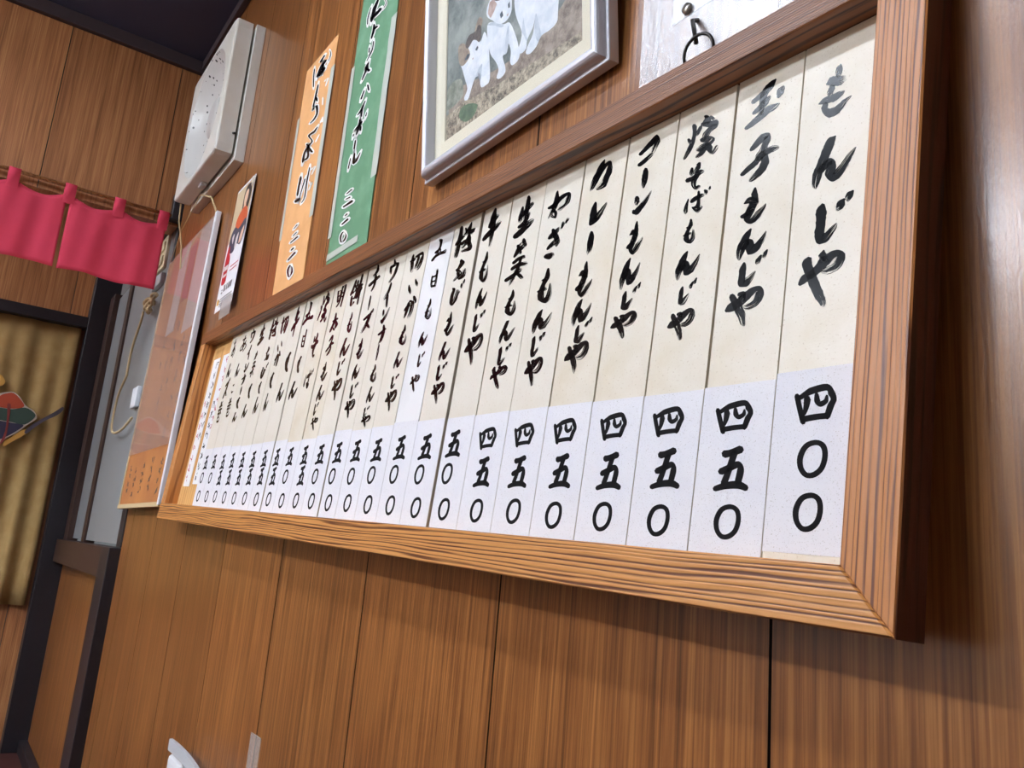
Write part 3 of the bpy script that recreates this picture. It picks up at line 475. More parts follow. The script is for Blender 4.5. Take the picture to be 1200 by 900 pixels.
# ------------------------------------------------------------------ menu board
W = 0.065
BM = Matrix(((0.999373, -0.002296, 0.035339, 0.0), (0.0, 0.997896, 0.064829, -0.0325), (-0.035413, -0.064788, 0.99727, 0.9196), (0, 0, 0, 1)))
ZT = 5.838 * W
FD = -0.0234
XL, XR = -26.42 * W, 0.118 * W
fr = empty('menu_board_frame', BM)
tag(fr, 'long brown cedar frame around the rows of menu strips', 'frame')
def rail(name, pts, mat, y0=FD, y1=0.0052, side=None):
    """Prism of an x-z outline (ccw seen from the room), slightly eased front edges."""
    n = len(pts); e = 0.0012
    cx = sum(p[0] for p in pts) / n; cz = sum(p[1] for p in pts) / n
    ins = []
    for i, p in enumerate(pts):
        a = Vector(pts[i - 1]) - Vector(p); b = Vector(pts[(i + 1) % n]) - Vector(p)
        a.normalize(); b.normalize(); q = (a + b)
        if q.length < 1e-6: q = Vector((-a.y, a.x))
        s = abs(a.x * b.y - a.y * b.x) or 1
        ins.append((p[0] + q.x * e / s, p[1] + q.y * e / s))
    v = [(x, y0, z) for x, z in ins] + [(x, y0 + e, z) for x, z in pts] + [(x, y1, z) for x, z in pts]
    f = [tuple(range(n))]
    for k in (0, 1):
        f += [(k * n + i, (k + 1) * n + i, (k + 1) * n + (i + 1) % n, k * n + (i + 1) % n) for i in range(n)]
    f += [tuple(range(3 * n - 1, 2 * n - 1, -1))]
    mi = None; mats = [mat]
    if side is not None:
        mats = [mat, M['cedar_side']]
        mi = [0] * len(f)
        for i in side: mi[1 + n + i] = 1
    return obj(name, (v, f), mats, fr, mi)
TO, BO = 6.28 * W, -0.60 * W
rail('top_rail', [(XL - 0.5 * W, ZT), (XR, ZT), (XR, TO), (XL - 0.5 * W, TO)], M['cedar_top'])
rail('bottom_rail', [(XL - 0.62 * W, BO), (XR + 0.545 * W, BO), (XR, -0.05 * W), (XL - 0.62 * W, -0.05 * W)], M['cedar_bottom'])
rail('right_stile', [(XR + 0.545 * W, BO), (XR + 0.545 * W, TO), (XR, TO), (XR, -0.05 * W)], M['cedar_right'], side=[0, 1])
rail('left_stile', [(XL - 0.56 * W, -0.05 * W), (XL, -0.05 * W), (XL, ZT), (XL - 0.56 * W, ZT)], M['cedar_left'])
MB().box(XL, XR, 0.0040, 0.0052, -0.05 * W, ZT).build('back_panel', M['pine'], fr)
MB().box(-24.03 * W, XR, 0.0039, 0.00399, -0.05 * W, ZT).build('gap_shade_sheet', M['dark_wood'], fr)  # added dark sheet standing in for shade in the gaps between strips

# ------------------------------------------------------------------ brush lettering
def ink_mesh(strokes, scale, shift, y, rnd=None, grow=0.0, sub=4, mb=None, m=0):
    """strokes: lists of (lx,lz,rx,rz) pairs; returns a flat-fronted ink body standing on the paper."""
    mb = mb or MB(); th = 0.00015
    for st in strokes:
        P = [(shift[0] + a * scale[0], shift[1] + b * scale[1], shift[0] + c * scale[0], shift[1] + d * scale[1]) for a, b, c, d in st]
        if len(P) < 2: continue
        Q, closed = spline(P, sub)
        if grow:
            R = []
            for a, b, c, d in Q:
                q = Vector((a - c, b - d)); l = q.length or 1e-6; q *= grow / l
                R.append((a + q.x, b + q.y, c - q.x, d - q.y))
            Q = R
        if rnd:
            Q = [tuple(c + rnd.uniform(-1, 1) * 0.035 * math.hypot(q[0] - q[2], q[1] - q[3]) for c in q) for q in Q]
        if not closed:
            def cap(q, q2):
                mx, mz = (q[0] + q[2]) / 2, (q[1] + q[3]) / 2
                dx, dz = mx - (q2[0] + q2[2]) / 2, mz - (q2[1] + q2[3]) / 2
                l = math.hypot(dx, dz) or 1e-6; wd = math.hypot(q[0] - q[2], q[1] - q[3])
                k = (0.33 * wd + grow * 0.6) / l
                return (mx + dx * k + (q[0] - mx) * 0.45, mz + dz * k + (q[1] - mz) * 0.45, mx + dx * k + (q[2] - mx) * 0.45, mz + dz * k + (q[3] - mz) * 0.45)
            Q = [cap(Q[0], Q[1])] + Q + [cap(Q[-1], Q[-2])]
        n = len(Q); v = []; seed = (len(mb.v) * 0.37) % 1.0
        for _ in (0, 1):
            for i in range(n): mb.a += [(i / (n - 1), 0.0, seed), (i / (n - 1), 1.0, seed)]
        for a, b, c, d in Q: v += [(a, y - th, b), (c, y - th, d)]
        for a, b, c, d in Q: v += [(a, y, b), (c, y, d)]
        f = []
        for i in range(n - 1):
            k = 2 * i
            f.append((k, k + 1, k + 3, k + 2))
            f.append((k, k + 2, 2 * n + k + 2, 2 * n + k)); f.append((k + 1, 2 * n + k + 1, 2 * n + k + 3, k + 3))
        mb.add(v, f, m)
    return mb

KANA = ['もんじや', '玉子もんじや', '焼そばもんじや', 'コーンもんじや', 'カレーもんじや', 'ねぎもんじや', '生姜もんじや', '牛もんじや', '桜えびもんじや', '五目もんじや',
        '切いかもんじや', 'ウインナーもんじや', 'チーズもんじや', '餅もんじや', '明太子もんじや', '焼そば', '五目てん', '牛てん', '切いかてん', '桜えびてん', '生姜てん', 'ウインナーてん', 'あん巻', 'あんず巻']
PRICE = ['400'] + ['450'] * 6 + ['500'] * 7 + ['550', '500', '550', '550', '550', '550', '550', '550', '500', '500']
ORD = ['first', 'second', 'third', 'fourth', 'fifth', 'sixth', 'seventh', 'eighth', 'ninth', 'tenth', 'eleventh', 'twelfth', 'thirteenth', 'fourteenth', 'fifteenth', 'sixteenth',
       'seventeenth', 'eighteenth', 'nineteenth', 'twentieth', 'twenty-first', 'twenty-second', 'twenty-third', 'twenty-fourth']
LABEL_TOP = [1.915, 1.845, 1.832, 1.84, 1.855, 1.862, 1.871, 1.877, 1.889, 1.915, 1.88, 1.862, 1.905, 1.85, 1.80, 1.775, 1.852, 1.86, 1.84, 1.826, 1.85, 1.88, 1.872, 1.868]
GAP = {8: 0.10, 13: 0.07, 17: 0.085, 1: 0.02, 2: 0.035, 3: 0.022, 4: 0.03, 5: 0.03, 7: 0.03, 9: 0.02, 10: 0.02, 15: 0.05, 19: 0.03}
MATS = ['cream2', 'cream2', 'cream2', 'cream2', 'cream2', 'cream', 'cream', 'cream', 'cream', 'white_strip', 'cream', 'cream', 'cream', 'cream', 'cream2', 'cream2'] + ['cream'] * 8
SLOT = {}   # price slots, strip-local units of W: (x0, z0, x1, z1)
SLOT['4a'] = (-0.868, 1.352, -0.393, 1.722); SLOT['4'] = (-0.775, 1.30, -0.262, 1.635)
SLOT['5'] = (-0.695, 0.66, -0.251, 1.144); SLOT['5t'] = (-0.76, 1.17, -0.30, 1.64)
SLOT['0m'] = (-0.76, 0.72, -0.43, 1.06); SLOT['0l'] = (-0.66, 0.135, -0.315, 0.485)
for i in range(24):
    rnd = random.Random(100 + i)
    xr = XR if i == 0 else -i * W
    wid = (xr + (i + 1) * W) - (GAP.get(i + 1, 0.008)) * W
    if i == 0: wid = XR + W - 0.012 * W
    org = Matrix.Translation((xr, 0, 0))
    s = MB().box(-wid, -0.0003, 0.0, 0.0038, -0.04 * W, ZT - 0.0002, 0.0003).build('menu_strip', M[MATS[i]])
    s.matrix_world = BM @ org
    word = 'cream' if MATS[i] != 'white_strip' else 'whiter'
    place = ' beside the right stile' if i == 0 else ', %s from the right stile' % ORD[i]
    if i >= 22: tag(s, 'cream menu strip with small writing over price 500, %s' % ('leftmost of the cream strips' if i == 23 else 'second from the left end'), 'menu strip', 'menu strips in the cedar frame')
    else: tag(s, '%s menu strip brushed %s over price %s%s' % (word, KANA[i], PRICE[i], place), 'menu strip', 'menu strips in the cedar frame')
    mb = MB()
    for k, x0, z0, x1, z1 in STRIP_TEXT[i]:
        sc = ((x1 - x0) * 1e-4 / 999, (z1 - z0) * 1e-4 / 999)
        ink_mesh(GLYPH[k], sc, (x0 * 1e-4, z0 * 1e-4), 0.0, rnd, grow=0.00035, sub=4 if i < 12 else 3, mb=mb)
    mb.build('lettering', M['brush'] if i < 13 else M['ink'], s)
    lt = LABEL_TOP[i] * W; t2 = lt + rnd.uniform(-0.012, 0.012) * W
    lw = (wid if i + 1 in (8, 13, 17) else (xr + (i + 1) * W) - 0.004 * W) - rnd.uniform(0.0, 0.004) * W
    zb = 0.045 * W if i == 0 else -0.03 * W
    v = [(-lw, -0.00025, zb), (-0.0006, -0.00025, zb), (-0.0006, -0.00025, lt), (-lw, -0.00025, t2), (-lw, 0, zb), (-0.0006, 0, zb), (-0.0006, 0, lt), (-lw, 0, t2)]
    f = [(0, 1, 2, 3), (0, 4, 5, 1), (1, 5, 6, 2), (2, 6, 7, 3), (3, 7, 4, 0)]
    lab = obj('price_label', (v, f), M['label'], s)
    mb = MB(); p = PRICE[i]
    seq = [('P4', '4a' if i == 0 else '4') if p[0] == '4' else ('P5', '5t'), ('P5', '5') if p[1] == '5' else ('P0', '0m'), ('P0', '0l')]
    for gname, sl in seq:
        x0, z0, x1, z1 = [c * W for c in SLOT[sl]]
        if i == 0:
            d = -XR if sl == '4a' else -XR
            x0, x1 = {'4a': (-0.748 * W - XR, -0.273 * W - XR), '0m': (-0.653 * W - XR, -0.326 * W - XR), '0l': (-0.654 * W - XR, -0.336 * W - XR)}[sl]
            z0, z1 = {'4a': (1.352 * W, 1.722 * W), '0m': (0.80 * W, 1.157 * W), '0l': (0.276 * W, 0.633 * W)}[sl]
        jx, jz = rnd.uniform(-0.02, 0.02) * W, rnd.uniform(-0.015, 0.015) * W
        if i == 0: jx = jz = 0
        if i >= 14 and gname == 'P5': # the far prices are printed a little smaller
            cx = (x0 + x1) / 2; x0, x1 = cx + (x0 - cx) * 0.9, cx + (x1 - cx) * 0.9
        ink_mesh(GLYPH[gname], ((x1 - x0) / 999, (z1 - z0) / 999), (x0 + jx, z0 + jz), -0.00025, None, grow=0.0006, mb=mb)
    mb.build('price_lettering', M['print_ink'], lab)

# two narrow white notes at the frame's left end, black and red columns of tiny writing
def scribble(mb, rnd, x0, x1, z0, z1, n, m, wd):
    """a column of small written characters, each two or three strokes"""
    h = (z0 - z1) / n
    for k in range(n):
        za = z0 - h * k; cx = (x0 + x1) / 2; hw = (x1 - x0) / 2
        for q in range(4):
            a = (cx + rnd.uniform(-1, 1) * hw, za - h * rnd.uniform(0.05, 0.8)); b = (cx + rnd.uniform(-1, 1) * hw, za - h * rnd.uniform(0.05, 0.8))
            dx, dz = b[0] - a[0], b[1] - a[1]; l = math.hypot(dx, dz) or 1e-6; nx, nz = -dz / l * wd / 2, dx / l * wd / 2
            mid = ((a[0] + b[0]) / 2 + nx * 0.8, (a[1] + b[1]) / 2 + nz * 0.8)
            ink_mesh([[(p[0] + nx, p[1] + nz, p[0] - nx, p[1] - nz) for p in (a, mid, b)]], (1, 1), (0, 0), 0.0, None, sub=2, mb=mb, m=m)
for j, (xr, top, bot, lab, cols) in enumerate(((-24.06, 5.28, 0.70, 'narrow white note with red writing and black, left of the last menu strip', ((-0.30, 0.0, 1, 0.02, 0.62), (-0.66, -0.32, 0, 0.36, 0.99))),
                                               (-25.28, 5.26, 0.62, 'narrow white note, leftmost paper in the frame, with black and red writing', ((-0.34, -0.02, 0, 0.02, 0.66), (-0.74, -0.42, 1, 0.33, 0.99))))):
    rnd = random.Random(7 + j)
    s = MB().box(-0.80 * W, 0, 0.0026, 0.0039, bot * W, top * W, 0.0002).build('paper_note', M['white_paper'])
    s.matrix_world = BM @ Matrix.Translation((xr * W, 0, 0))
    tag(s, lab, 'note', 'narrow white notes in the cedar frame')
    mb = MB(); H = (top - bot) * W
    for cx0, cx1, m, a, b in cols:
        scribble(mb, rnd, cx0 * W, cx1 * W, (top * W - a * H), (top * W - b * H), 8, m, 0.0022)
    o = mb.build('lettering', [M['print_ink'], M['red_ink']], s); o.location = (0, 0.0025, 0)
# ------------------------------------------------------------------ paper signs above the frame
def wall_sign(name, label, x0, x1, z0, z1, mat, ink, org, tapes, extra=None):
    v = []; nz = 10; rnd = random.Random(len(label))
    for k in range(nz + 1):
        z = z0 + (z1 - z0) * k / nz
        for x in (x0, x1): v.append((x - x0, -0.0012 - rnd.uniform(0, 0.0012), z - z0))
    f = [(2 * k, 2 * k + 1, 2 * k + 3, 2 * k + 2) for k in range(nz)]
    n = len(v); v += [(a, -0.0004, c) for a, b, c in v]
    f += [(n + 2 * k, n + 2 * k + 2, n + 2 * k + 3, n + 2 * k + 1) for k in range(nz)] + [(2 * k, 2 * k + 2, n + 2 * k + 2, n + 2 * k) for k in range(nz)] + [(2 * k + 1, n + 2 * k + 1, n + 2 * k + 3, 2 * k + 3) for k in range(nz)] + [(0, n, n + 1, 1), (2 * nz, 2 * nz + 1, n + 2 * nz + 1, n + 2 * nz)]
    o = obj(name, (v, f), mat, loc=(x0, 0, z0)); tag(o, label, 'paper sign')
    sh = (org[0] - x0, org[1] - z0)
    ink_mesh(ink, (1e-4, 1e-4), sh, -0.0026, None, grow=0.0042 if 'green' in label[:6] else 0.0052).build('white_outline', M['white_ink'], o)
    ink_mesh(ink, (1e-4, 1e-4), sh, -0.0029, random.Random(3), grow=-0.0012).build('lettering', M['ink'], o)
    if extra: ink_mesh(extra, (1e-4, 1e-4), sh, -0.0026, None, grow=0.0010).build('furigana', M['white_ink'], o)
    for tx0, tx1, tz0, tz1 in tapes:
        rr = random.Random(int(tx0 * 1e4)); n = 14; v = []
        for k in range(n + 1):
            z = tz0 + (tz1 - tz0) * k / n
            v += [(tx0 - x0 + rr.uniform(-.001, .001), -0.0032, z - z0), (tx1 - x0 + rr.uniform(-.001, .001), -0.0032, z - z0)]
        m = len(v); v += [(a, -0.0030, c) for a, b, c in v]
        f = [(2 * k, 2 * k + 1, 2 * k + 3, 2 * k + 2) for k in range(n)] + [(m + 2 * k, m + 2 * k + 2, m + 2 * k + 3, m + 2 * k + 1) for k in range(n)]
        obj('tape', (v, f), M['tape'], o)
    return o
wall_sign('paper_sign', 'orange paper sign with outlined brush writing, taped left of the green one', -1.325, -1.150, 1.345, 1.915, M['orange_paper'], ORANGE_INK, (-1.24, 1.40),
          ((-1.162, -1.143, 1.52, 1.842), (-1.331, -1.318, 1.52, 1.80)), ORANGE_FURIGANA)
wall_sign('paper_sign', 'green paper sign with outlined brush writing, right of the orange one', -1.037, -0.868, 1.345, 1.965, M['green_paper'], GREEN_INK, (-1.0, 1.40),
          ((-0.884, -0.862, 1.50, 1.80), (-1.043, -1.028, 1.44, 1.78), (-1.035, -0.905, 1.396, 1.408)))

# ------------------------------------------------------------------ framed kitten photograph, leaning off the wall
al = math.radians(5.5)
PF = Matrix.Translation((-0.655, -0.014, 1.402)) @ Matrix.Rotation(al, 4, 'X')
pic = empty('picture_frame', PF)
tag(pic, 'silver-framed photograph of three white kittens hanging above the menu board', 'picture')
PW, PH = 0.381, 0.33
PX0, PZ0 = 0.655 - 0.682, 0.008   # kitten outlines use the (-0.682, 1.41) corner
def sweep_frame(w, h, prof):
    """prof: (inset, depth) pairs from the outer back edge over the face to the inner edge."""
    v = []; f = []; n = len(prof)
    for cx, cz, sx, sz in ((0, 0, 1, 1), (w, 0, -1, 1), (w, h, -1, -1), (0, h, 1, -1)):
        v += [(cx + sx * i, d, cz + sz * i) for i, d in prof]
    for c in range(4):
        for k in range(n - 1):
            a, b = c * n + k, ((c + 1) % 4) * n + k
            f.append((a, b, b + 1, a + 1))
    return v, f
prof = [(0.0, 0.010), (0.0, -0.0015), (0.001, -0.0025), (0.006, -0.0025), (0.0078, -0.0055)]
for k in range(9):
    q = math.pi * k / 8; prof.append((0.0175 - 0.0095 * math.cos(q), -0.0075 - 0.0065 * math.sin(q)))
prof += [(0.0275, -0.004), (0.0285, 0.002)]
prof = [(i * 0.72, d) for i, d in prof]
obj('frame', sweep_frame(PW, PH, prof), M['silver'], pic)
MB().box(0.004, PW - 0.004, 0.004, 0.0098, 0.004, PH - 0.004).build('backing', M['dark_wood'], pic)
mw = 0.046
obj('mat_board', sweep_frame(PW - 0.034, PH - 0.034, [(0.0, 0.0012), (mw - 0.017, 0.0012), (mw - 0.0158, 0.0026)]), M['mat_board'], pic, loc=(0.017, 0, 0.017))
def furry(name, a, b, sc, rough=0.6):
    m, nt, bs = new_mat(name); L = nt.links.new
    tc = N(nt, 'ShaderNodeTexCoord'); n = N(nt, 'ShaderNodeTexNoise', i_Scale=sc, i_Detail=6.0, i_Roughness=0.7); L(tc.outputs['Object'], n.inputs['Vector'])
    r = N(nt, 'ShaderNodeValToRGB'); r.color_ramp.elements[0].position = 0.36; r.color_ramp.elements[1].position = 0.62
    r.color_ramp.elements[0].color = lin(a); r.color_ramp.elements[1].color = lin(b)
    L(n.outputs['Fac'], r.inputs['Fac']); L(r.outputs['Color'], bs.inputs['Base Color']); bs.inputs['Roughness'].default_value = rough
    return m
PM = dict(bg=furry('photo_backdrop', (70, 84, 84), (150, 158, 152), 14), ledge=furry('photo_ledge', (104, 88, 76), (166, 152, 136), 60), front=furry('photo_rubble', (66, 58, 46), (196, 182, 156), 130),
          white=furry('photo_white_fur', (206, 216, 226), (238, 242, 246), 40), ear=furry('photo_tan_ear', (120, 104, 90), (168, 150, 132), 80), pink=furry('photo_pink_ear', (150, 120, 110), (200, 176, 166), 60),
          tabby=furry('photo_tabby', (44, 38, 36), (96, 84, 76), 120), eye=furry('photo_eye', (30, 40, 48), (70, 92, 108), 200), plant=furry('photo_plant', (56, 84, 56), (96, 124, 88), 70),
          bush=furry('photo_bush', (96, 104, 90), (160, 166, 150), 70), shade=furry('photo_fur_shade', (172, 186, 200), (204, 214, 224), 50))
KIT = [
 ('rock', 'bg', [[.0675,.135],[.0675,.31],[.325,.31],[.325,.12],[.2,.10],[.12,.10]]),
 ('ledge', 'ledge', [[0.0796, 0.0744], [0.0784, 0.108], [0.131, 0.0978], [0.1889, 0.0862], [0.2582, 0.0799], [0.3143, 0.0933], [0.3626, 0.122], [0.3654, 0.0901], [0.3648, 0.0487], [0.2775, 0.0559], [0.1892, 0.0642], [0.1236, 0.0738]]),
 ('front', 'front', [[0.0715, 0.075], [0.1235, 0.0756], [0.1892, 0.0653], [0.2775, 0.0569], [0.3635, 0.0503], [0.3632, 0.0307], [0.0715, 0.0308]]),
 ('bush', 'bush', [[0.0724, 0.108], [0.0889, 0.1174], [0.1102, 0.1122], [0.1169, 0.0952], [0.111, 0.084], [0.0726, 0.0829]]),
 ('plant', 'plant', [[0.1074, 0.0588], [0.1114, 0.0703], [0.1318, 0.0679], [0.1518, 0.0576], [0.1442, 0.047], [0.1242, 0.0458]]),
 ('C_body', 'white', [[0.2335, 0.1653], [0.245, 0.215], [0.265, 0.245], [0.29, 0.235], [0.31, 0.19], [0.322, 0.15], [0.318, 0.0972], [0.3158, 0.0844], [0.3023, 0.0816], [0.2869, 0.0826], [0.2775, 0.0742], [0.2648, 0.0714], [0.2566, 0.0765], [0.2615, 0.0844], [0.2711, 0.0939], [0.2743, 0.1108], [0.2711, 0.1022], [0.2595, 0.0917], [0.2576, 0.0823], [0.2483, 0.0802], [0.2399, 0.0865], [0.2459, 0.0966], [0.2482, 0.108], [0.2396, 0.1274], [0.2344, 0.1432]]),
 ('C_shade', 'shade', [[0.2743, 0.1108], [0.278, 0.115], [0.287, 0.084], [0.2869, 0.0826], [0.28, 0.079], [0.2745, 0.093]]),
 ('C_shade', 'shade', [[0.2482, 0.108], [0.2515, 0.125], [0.2595, 0.0917], [0.2590, 0.090]]),
 ('C_ear', 'pink', [[0.240,0.262],[0.243,0.290],[0.258,0.276]]),
 ('C_ear', 'tabby', [[0.272,0.276],[0.288,0.289],[0.289,0.260]]),
 ('C_head', 'white', [[0.236,0.252],[0.244,0.270],[0.264,0.278],[0.284,0.270],[0.291,0.252],[0.284,0.236],[0.264,0.228],[0.246,0.235]]),
 ('C_eye', 'eye', [[0.249,0.254],[0.254,0.258],[0.258,0.253],[0.253,0.250]]),
 ('C_eye', 'eye', [[0.270,0.254],[0.275,0.258],[0.279,0.253],[0.274,0.250]]),
 ('C_nose', 'pink', [[0.261,0.244],[0.267,0.244],[0.264,0.240]]),
 ('B_body', 'white', [[0.1735, 0.1562], [0.1878, 0.1531], [0.2099, 0.138], [0.2241, 0.1325], [0.2381, 0.1048], [0.2433, 0.0874], [0.245, 0.0802], [0.24, 0.0743], [0.2288, 0.0743], [0.2246, 0.0819], [0.2262, 0.0938], [0.2208, 0.1068], [0.2174, 0.0961], [0.2086, 0.0962], [0.2141, 0.0805], [0.2142, 0.0719], [0.2036, 0.0692], [0.1956, 0.0738], [0.1998, 0.0831], [0.1924, 0.0976], [0.1818, 0.1117], [0.175, 0.1329]]),
 ('B_shade', 'shade', [[0.2174, 0.0961], [0.2208, 0.1068], [0.2215, 0.13], [0.216, 0.122], [0.213, 0.1]]),
 ('B_shade', 'shade', [[0.1735, 0.1562], [0.1878, 0.1531], [0.2099, 0.138], [0.205, 0.136], [0.19, 0.147]]),
 ('B_head', 'white', [[0.1715, 0.1777], [0.1767, 0.1862], [0.1872, 0.193], [0.202, 0.1932], [0.2237, 0.183], [0.228, 0.1531], [0.224, 0.1424], [0.2134, 0.1393], [0.1989, 0.1444], [0.184, 0.1574], [0.1732, 0.1677]]),
 ('B_ear', 'pink', [[0.1743, 0.1716], [0.1779, 0.1853], [0.1873, 0.1846], [0.1949, 0.1738], [0.1883, 0.1662], [0.1809, 0.1617]]),
 ('B_crown', 'tabby', [[0.1873, 0.1846], [0.196, 0.196], [0.207, 0.195], [0.205, 0.178], [0.199, 0.176]]),
 ('B_eye', 'eye', [[0.2017, 0.1556], [0.2067, 0.1582], [0.2097, 0.1501], [0.2043, 0.1485]]),
 ('B_eye', 'eye', [[0.2196, 0.1596], [0.2238, 0.1613], [0.2238, 0.1533], [0.2203, 0.1537]]),
 ('B_nose', 'pink', [[0.2165, 0.1465], [0.2215, 0.1475], [0.2195, 0.1435]]),
 ('A_body', 'white', [[0.1094, 0.1359], [0.12, 0.1500], [0.1354, 0.154], [0.1504, 0.150], [0.1579, 0.1404], [0.1671, 0.1506], [0.1762, 0.1323], [0.1788, 0.1132], [0.1809, 0.079], [0.1705, 0.0751], [0.1609, 0.0772], [0.1581, 0.0864], [0.1606, 0.0953], [0.1469, 0.0972], [0.1373, 0.0858], [0.1304, 0.0753], [0.1215, 0.0766], [0.1201, 0.0822], [0.1272, 0.0905], [0.1193, 0.1102], [0.1149, 0.1216]]),
 ('A_head', 'white', [[0.1125,0.140],[0.118,0.153],[0.130,0.160],[0.144,0.160],[0.155,0.152],[0.158,0.140],[0.153,0.127],[0.143,0.119],[0.132,0.117],[0.120,0.125]]),
 ('A_shade', 'shade', [[0.1581, 0.0864], [0.1606, 0.0953], [0.1469, 0.0972], [0.153, 0.105], [0.163, 0.108]]),
 ('A_ear', 'ear', [[0.1025, 0.1582], [0.1065, 0.1628], [0.115, 0.1609], [0.1255, 0.1513], [0.1332, 0.1358], [0.1241, 0.1292], [0.1117, 0.1296], [0.1043, 0.1408]]),
 ('A_ear2', 'ear', [[0.1434, 0.1607], [0.1491, 0.1738], [0.1561, 0.177], [0.1629, 0.1687], [0.1573, 0.158], [0.1516, 0.1507]]),
 ('A_tabby', 'tabby', [[0.1213, 0.155], [0.1292, 0.1646], [0.1454, 0.1621], [0.1524, 0.1675], [0.1591, 0.1616], [0.1595, 0.148], [0.155, 0.142], [0.148, 0.1485], [0.1400, 0.1525], [0.1348, 0.150], [0.1264, 0.1475]]),
 ('A_eye', 'eye', [[0.1195, 0.1346], [0.126, 0.1395], [0.1331, 0.1375], [0.1301, 0.1331], [0.1244, 0.132]]),
 ('A_eye', 'eye', [[0.1455, 0.136], [0.150, 0.1395], [0.1535, 0.136], [0.150, 0.1325]]),
 ('A_nose', 'pink', [[0.138, 0.1275], [0.1425, 0.1275], [0.140, 0.1245]]),
]
mb = MB(); keys = list(PM)
mb.add([(mw - 0.006, 0.0034, mw - 0.006), (PW - mw + 0.006, 0.0034, mw - 0.006), (PW - mw + 0.006, 0.0034, PH - mw + 0.006), (mw - 0.006, 0.0034, PH - mw + 0.006)], [(0, 1, 2, 3)], keys.index('bg'))
for k, (nm, ma, pts) in enumerate(KIT):
    P = [(max(mw - 0.006, min(PW - mw + 0.006, x + PX0)), max(mw - 0.006, min(PH - mw + 0.006, z + PZ0))) for x, z in pts]
    Q, _ = spline([P[i] for i in range(len(P))] + [P[0]], 3) if len(P) > 4 and ma in ('white', 'ear', 'tabby', 'shade', 'bush', 'plant') else (P + [P[0]], 0)
    Q = [(max(mw - 0.006, min(PW - mw + 0.006, x)), max(mw - 0.006, min(PH - mw + 0.006, z))) for x, z in Q[:-1]]
    mb.add([(x, 0.00338 - 0.00002 * k, z) for x, z in Q], [tuple(range(len(Q)))], keys.index(ma))
mb.build('photograph', [PM[k] for k in keys], pic)
MB().box(0.017, PW - 0.017, -0.0006, 0.0002, 0.017, PH - 0.017).build('glass', M['glass'], pic)

# ------------------------------------------------------------------ white notice with its pin, clear film, screw eye
nt_ = MB().box(-0.203, 0.06, -0.0012, -0.0004, 1.408, 1.62, 0.0002).build('notice_sheet', M['white_paper']); tag(nt_, 'white notice sheet pinned above the right end of the menu board', 'notice')
pin = MB(); pin.tube([(-0.1815, -0.0012, 1.4125), (-0.1815, -0.004, 1.4125)], 0.0022, 10); pin.tube([(-0.1815, -0.004, 1.4125), (-0.1815, -0.0065, 1.4125)], [0.0058, 0.005], 16)
tag(pin.build('push_pin', M['nickel'], None, True), 'round grey pin through the corner of the white notice', 'pin')
rnd = random.Random(5); v = []; nx, nz = 14, 20
for j in range(nz + 1):
    for i in range(nx + 1):
        v.append((-0.243 + 0.185 * i / nx, -0.0022 - rnd.uniform(0, 0.0010), 1.33 + 0.30 * j / nz))
n = len(v); v += [(a, b + 0.0001, c) for a, b, c in v]
f = [(j * (nx + 1) + i, j * (nx + 1) + i + 1, (j + 1) * (nx + 1) + i + 1, (j + 1) * (nx + 1) + i) for j in range(nz) for i in range(nx)]
tag(obj('film_sheet', (v, f + [tuple(n + q for q in reversed(p)) for p in f]), M['film'], smooth=True), 'wrinkled clear film stuck on the wall around the white notice', 'film')
eye = empty('screw_eye', loc=(-0.1545, 0, 1.36)); tag(eye, 'dark wire screw eye standing up behind the top rail', 'screw eye')
MB().tube([(-0.016, -0.001, 0.036), (-0.014, -0.010, 0.030), (0.000, -0.020, 0.000), (0.002, -0.021, -0.006)], 0.0021, 10).build('shank', M['steel'], eye, True)
ring = [(0.005 + 0.0165 * math.cos(q), -0.021 - 0.003 * math.sin(q), -0.016 + 0.0135 * math.sin(q)) for q in [3.4 - 5.6 * k / 22 for k in range(23)]]
MB().tube(ring, 0.0015, 8).build('ring', M['steel'], eye, True)

# ------------------------------------------------------------------ wall fan
FX0, FX1, FZ0, FZ1 = -2.206, -1.765, 1.878, 2.269
fan = empty('wall_fan', loc=((FX0 + FX1) / 2, 0, (FZ0 + FZ1) / 2)); tag(fan, 'square off-white wall fan with a grimy round dish, high by the corner', 'fan')
fw, fh = (FX1 - FX0) / 2, (FZ1 - FZ0) / 2
MB().box(-fw + 0.004, fw + 0.010, -0.025, 0.0, -fh - 0.015, fh - 0.008, 0.002).build('mounting_frame', M['fan_white'], fan)
v = []; f = []; NA = 96
def sq(q, a, b, r=0.012):
    c, s = math.cos(q), math.sin(q); k = min(a / max(abs(c), 1e-6), b / max(abs(s), 1e-6)); x, z = c * k, s * k
    # soften the corner
    ex, ez = abs(x) - (a - r), abs(z) - (b - r)
    if ex > 0 and ez > 0:
        l = math.hypot(ex, ez)
        if l > r: x = math.copysign(a - r + ex * r / l, x); z = math.copysign(b - r + ez * r / l, z)
    return x, z
rings = []
for (sc, y) in ((1.0, -0.031), (1.0, -0.070), (0.993, -0.0735), (0.98, -0.075)):
    rings.append([(sq(2 * math.pi * k / NA, fw * sc, fh * sc)[0], y, sq(2 * math.pi * k / NA, fw * sc, fh * sc)[1]) for k in range(NA)])
R0 = 0.186
body_r = rings + [[(R0 * math.cos(2 * math.pi * k / NA), -0.075, R0 * math.sin(2 * math.pi * k / NA)) for k in range(NA)]]
def lathe_faces(rs):
    v = [p for r in rs for p in r]; f = []
    for i in range(len(rs) - 1):
        for k in range(NA):
            f.append((i * NA + k, (i + 1) * NA + k, (i + 1) * NA + (k + 1) % NA, i * NA + (k + 1) % NA))
    return v, f
v, f = lathe_faces(body_r); f.append(tuple(range(NA)))
obj('casing', (v, f), M['fan_white'], fan)
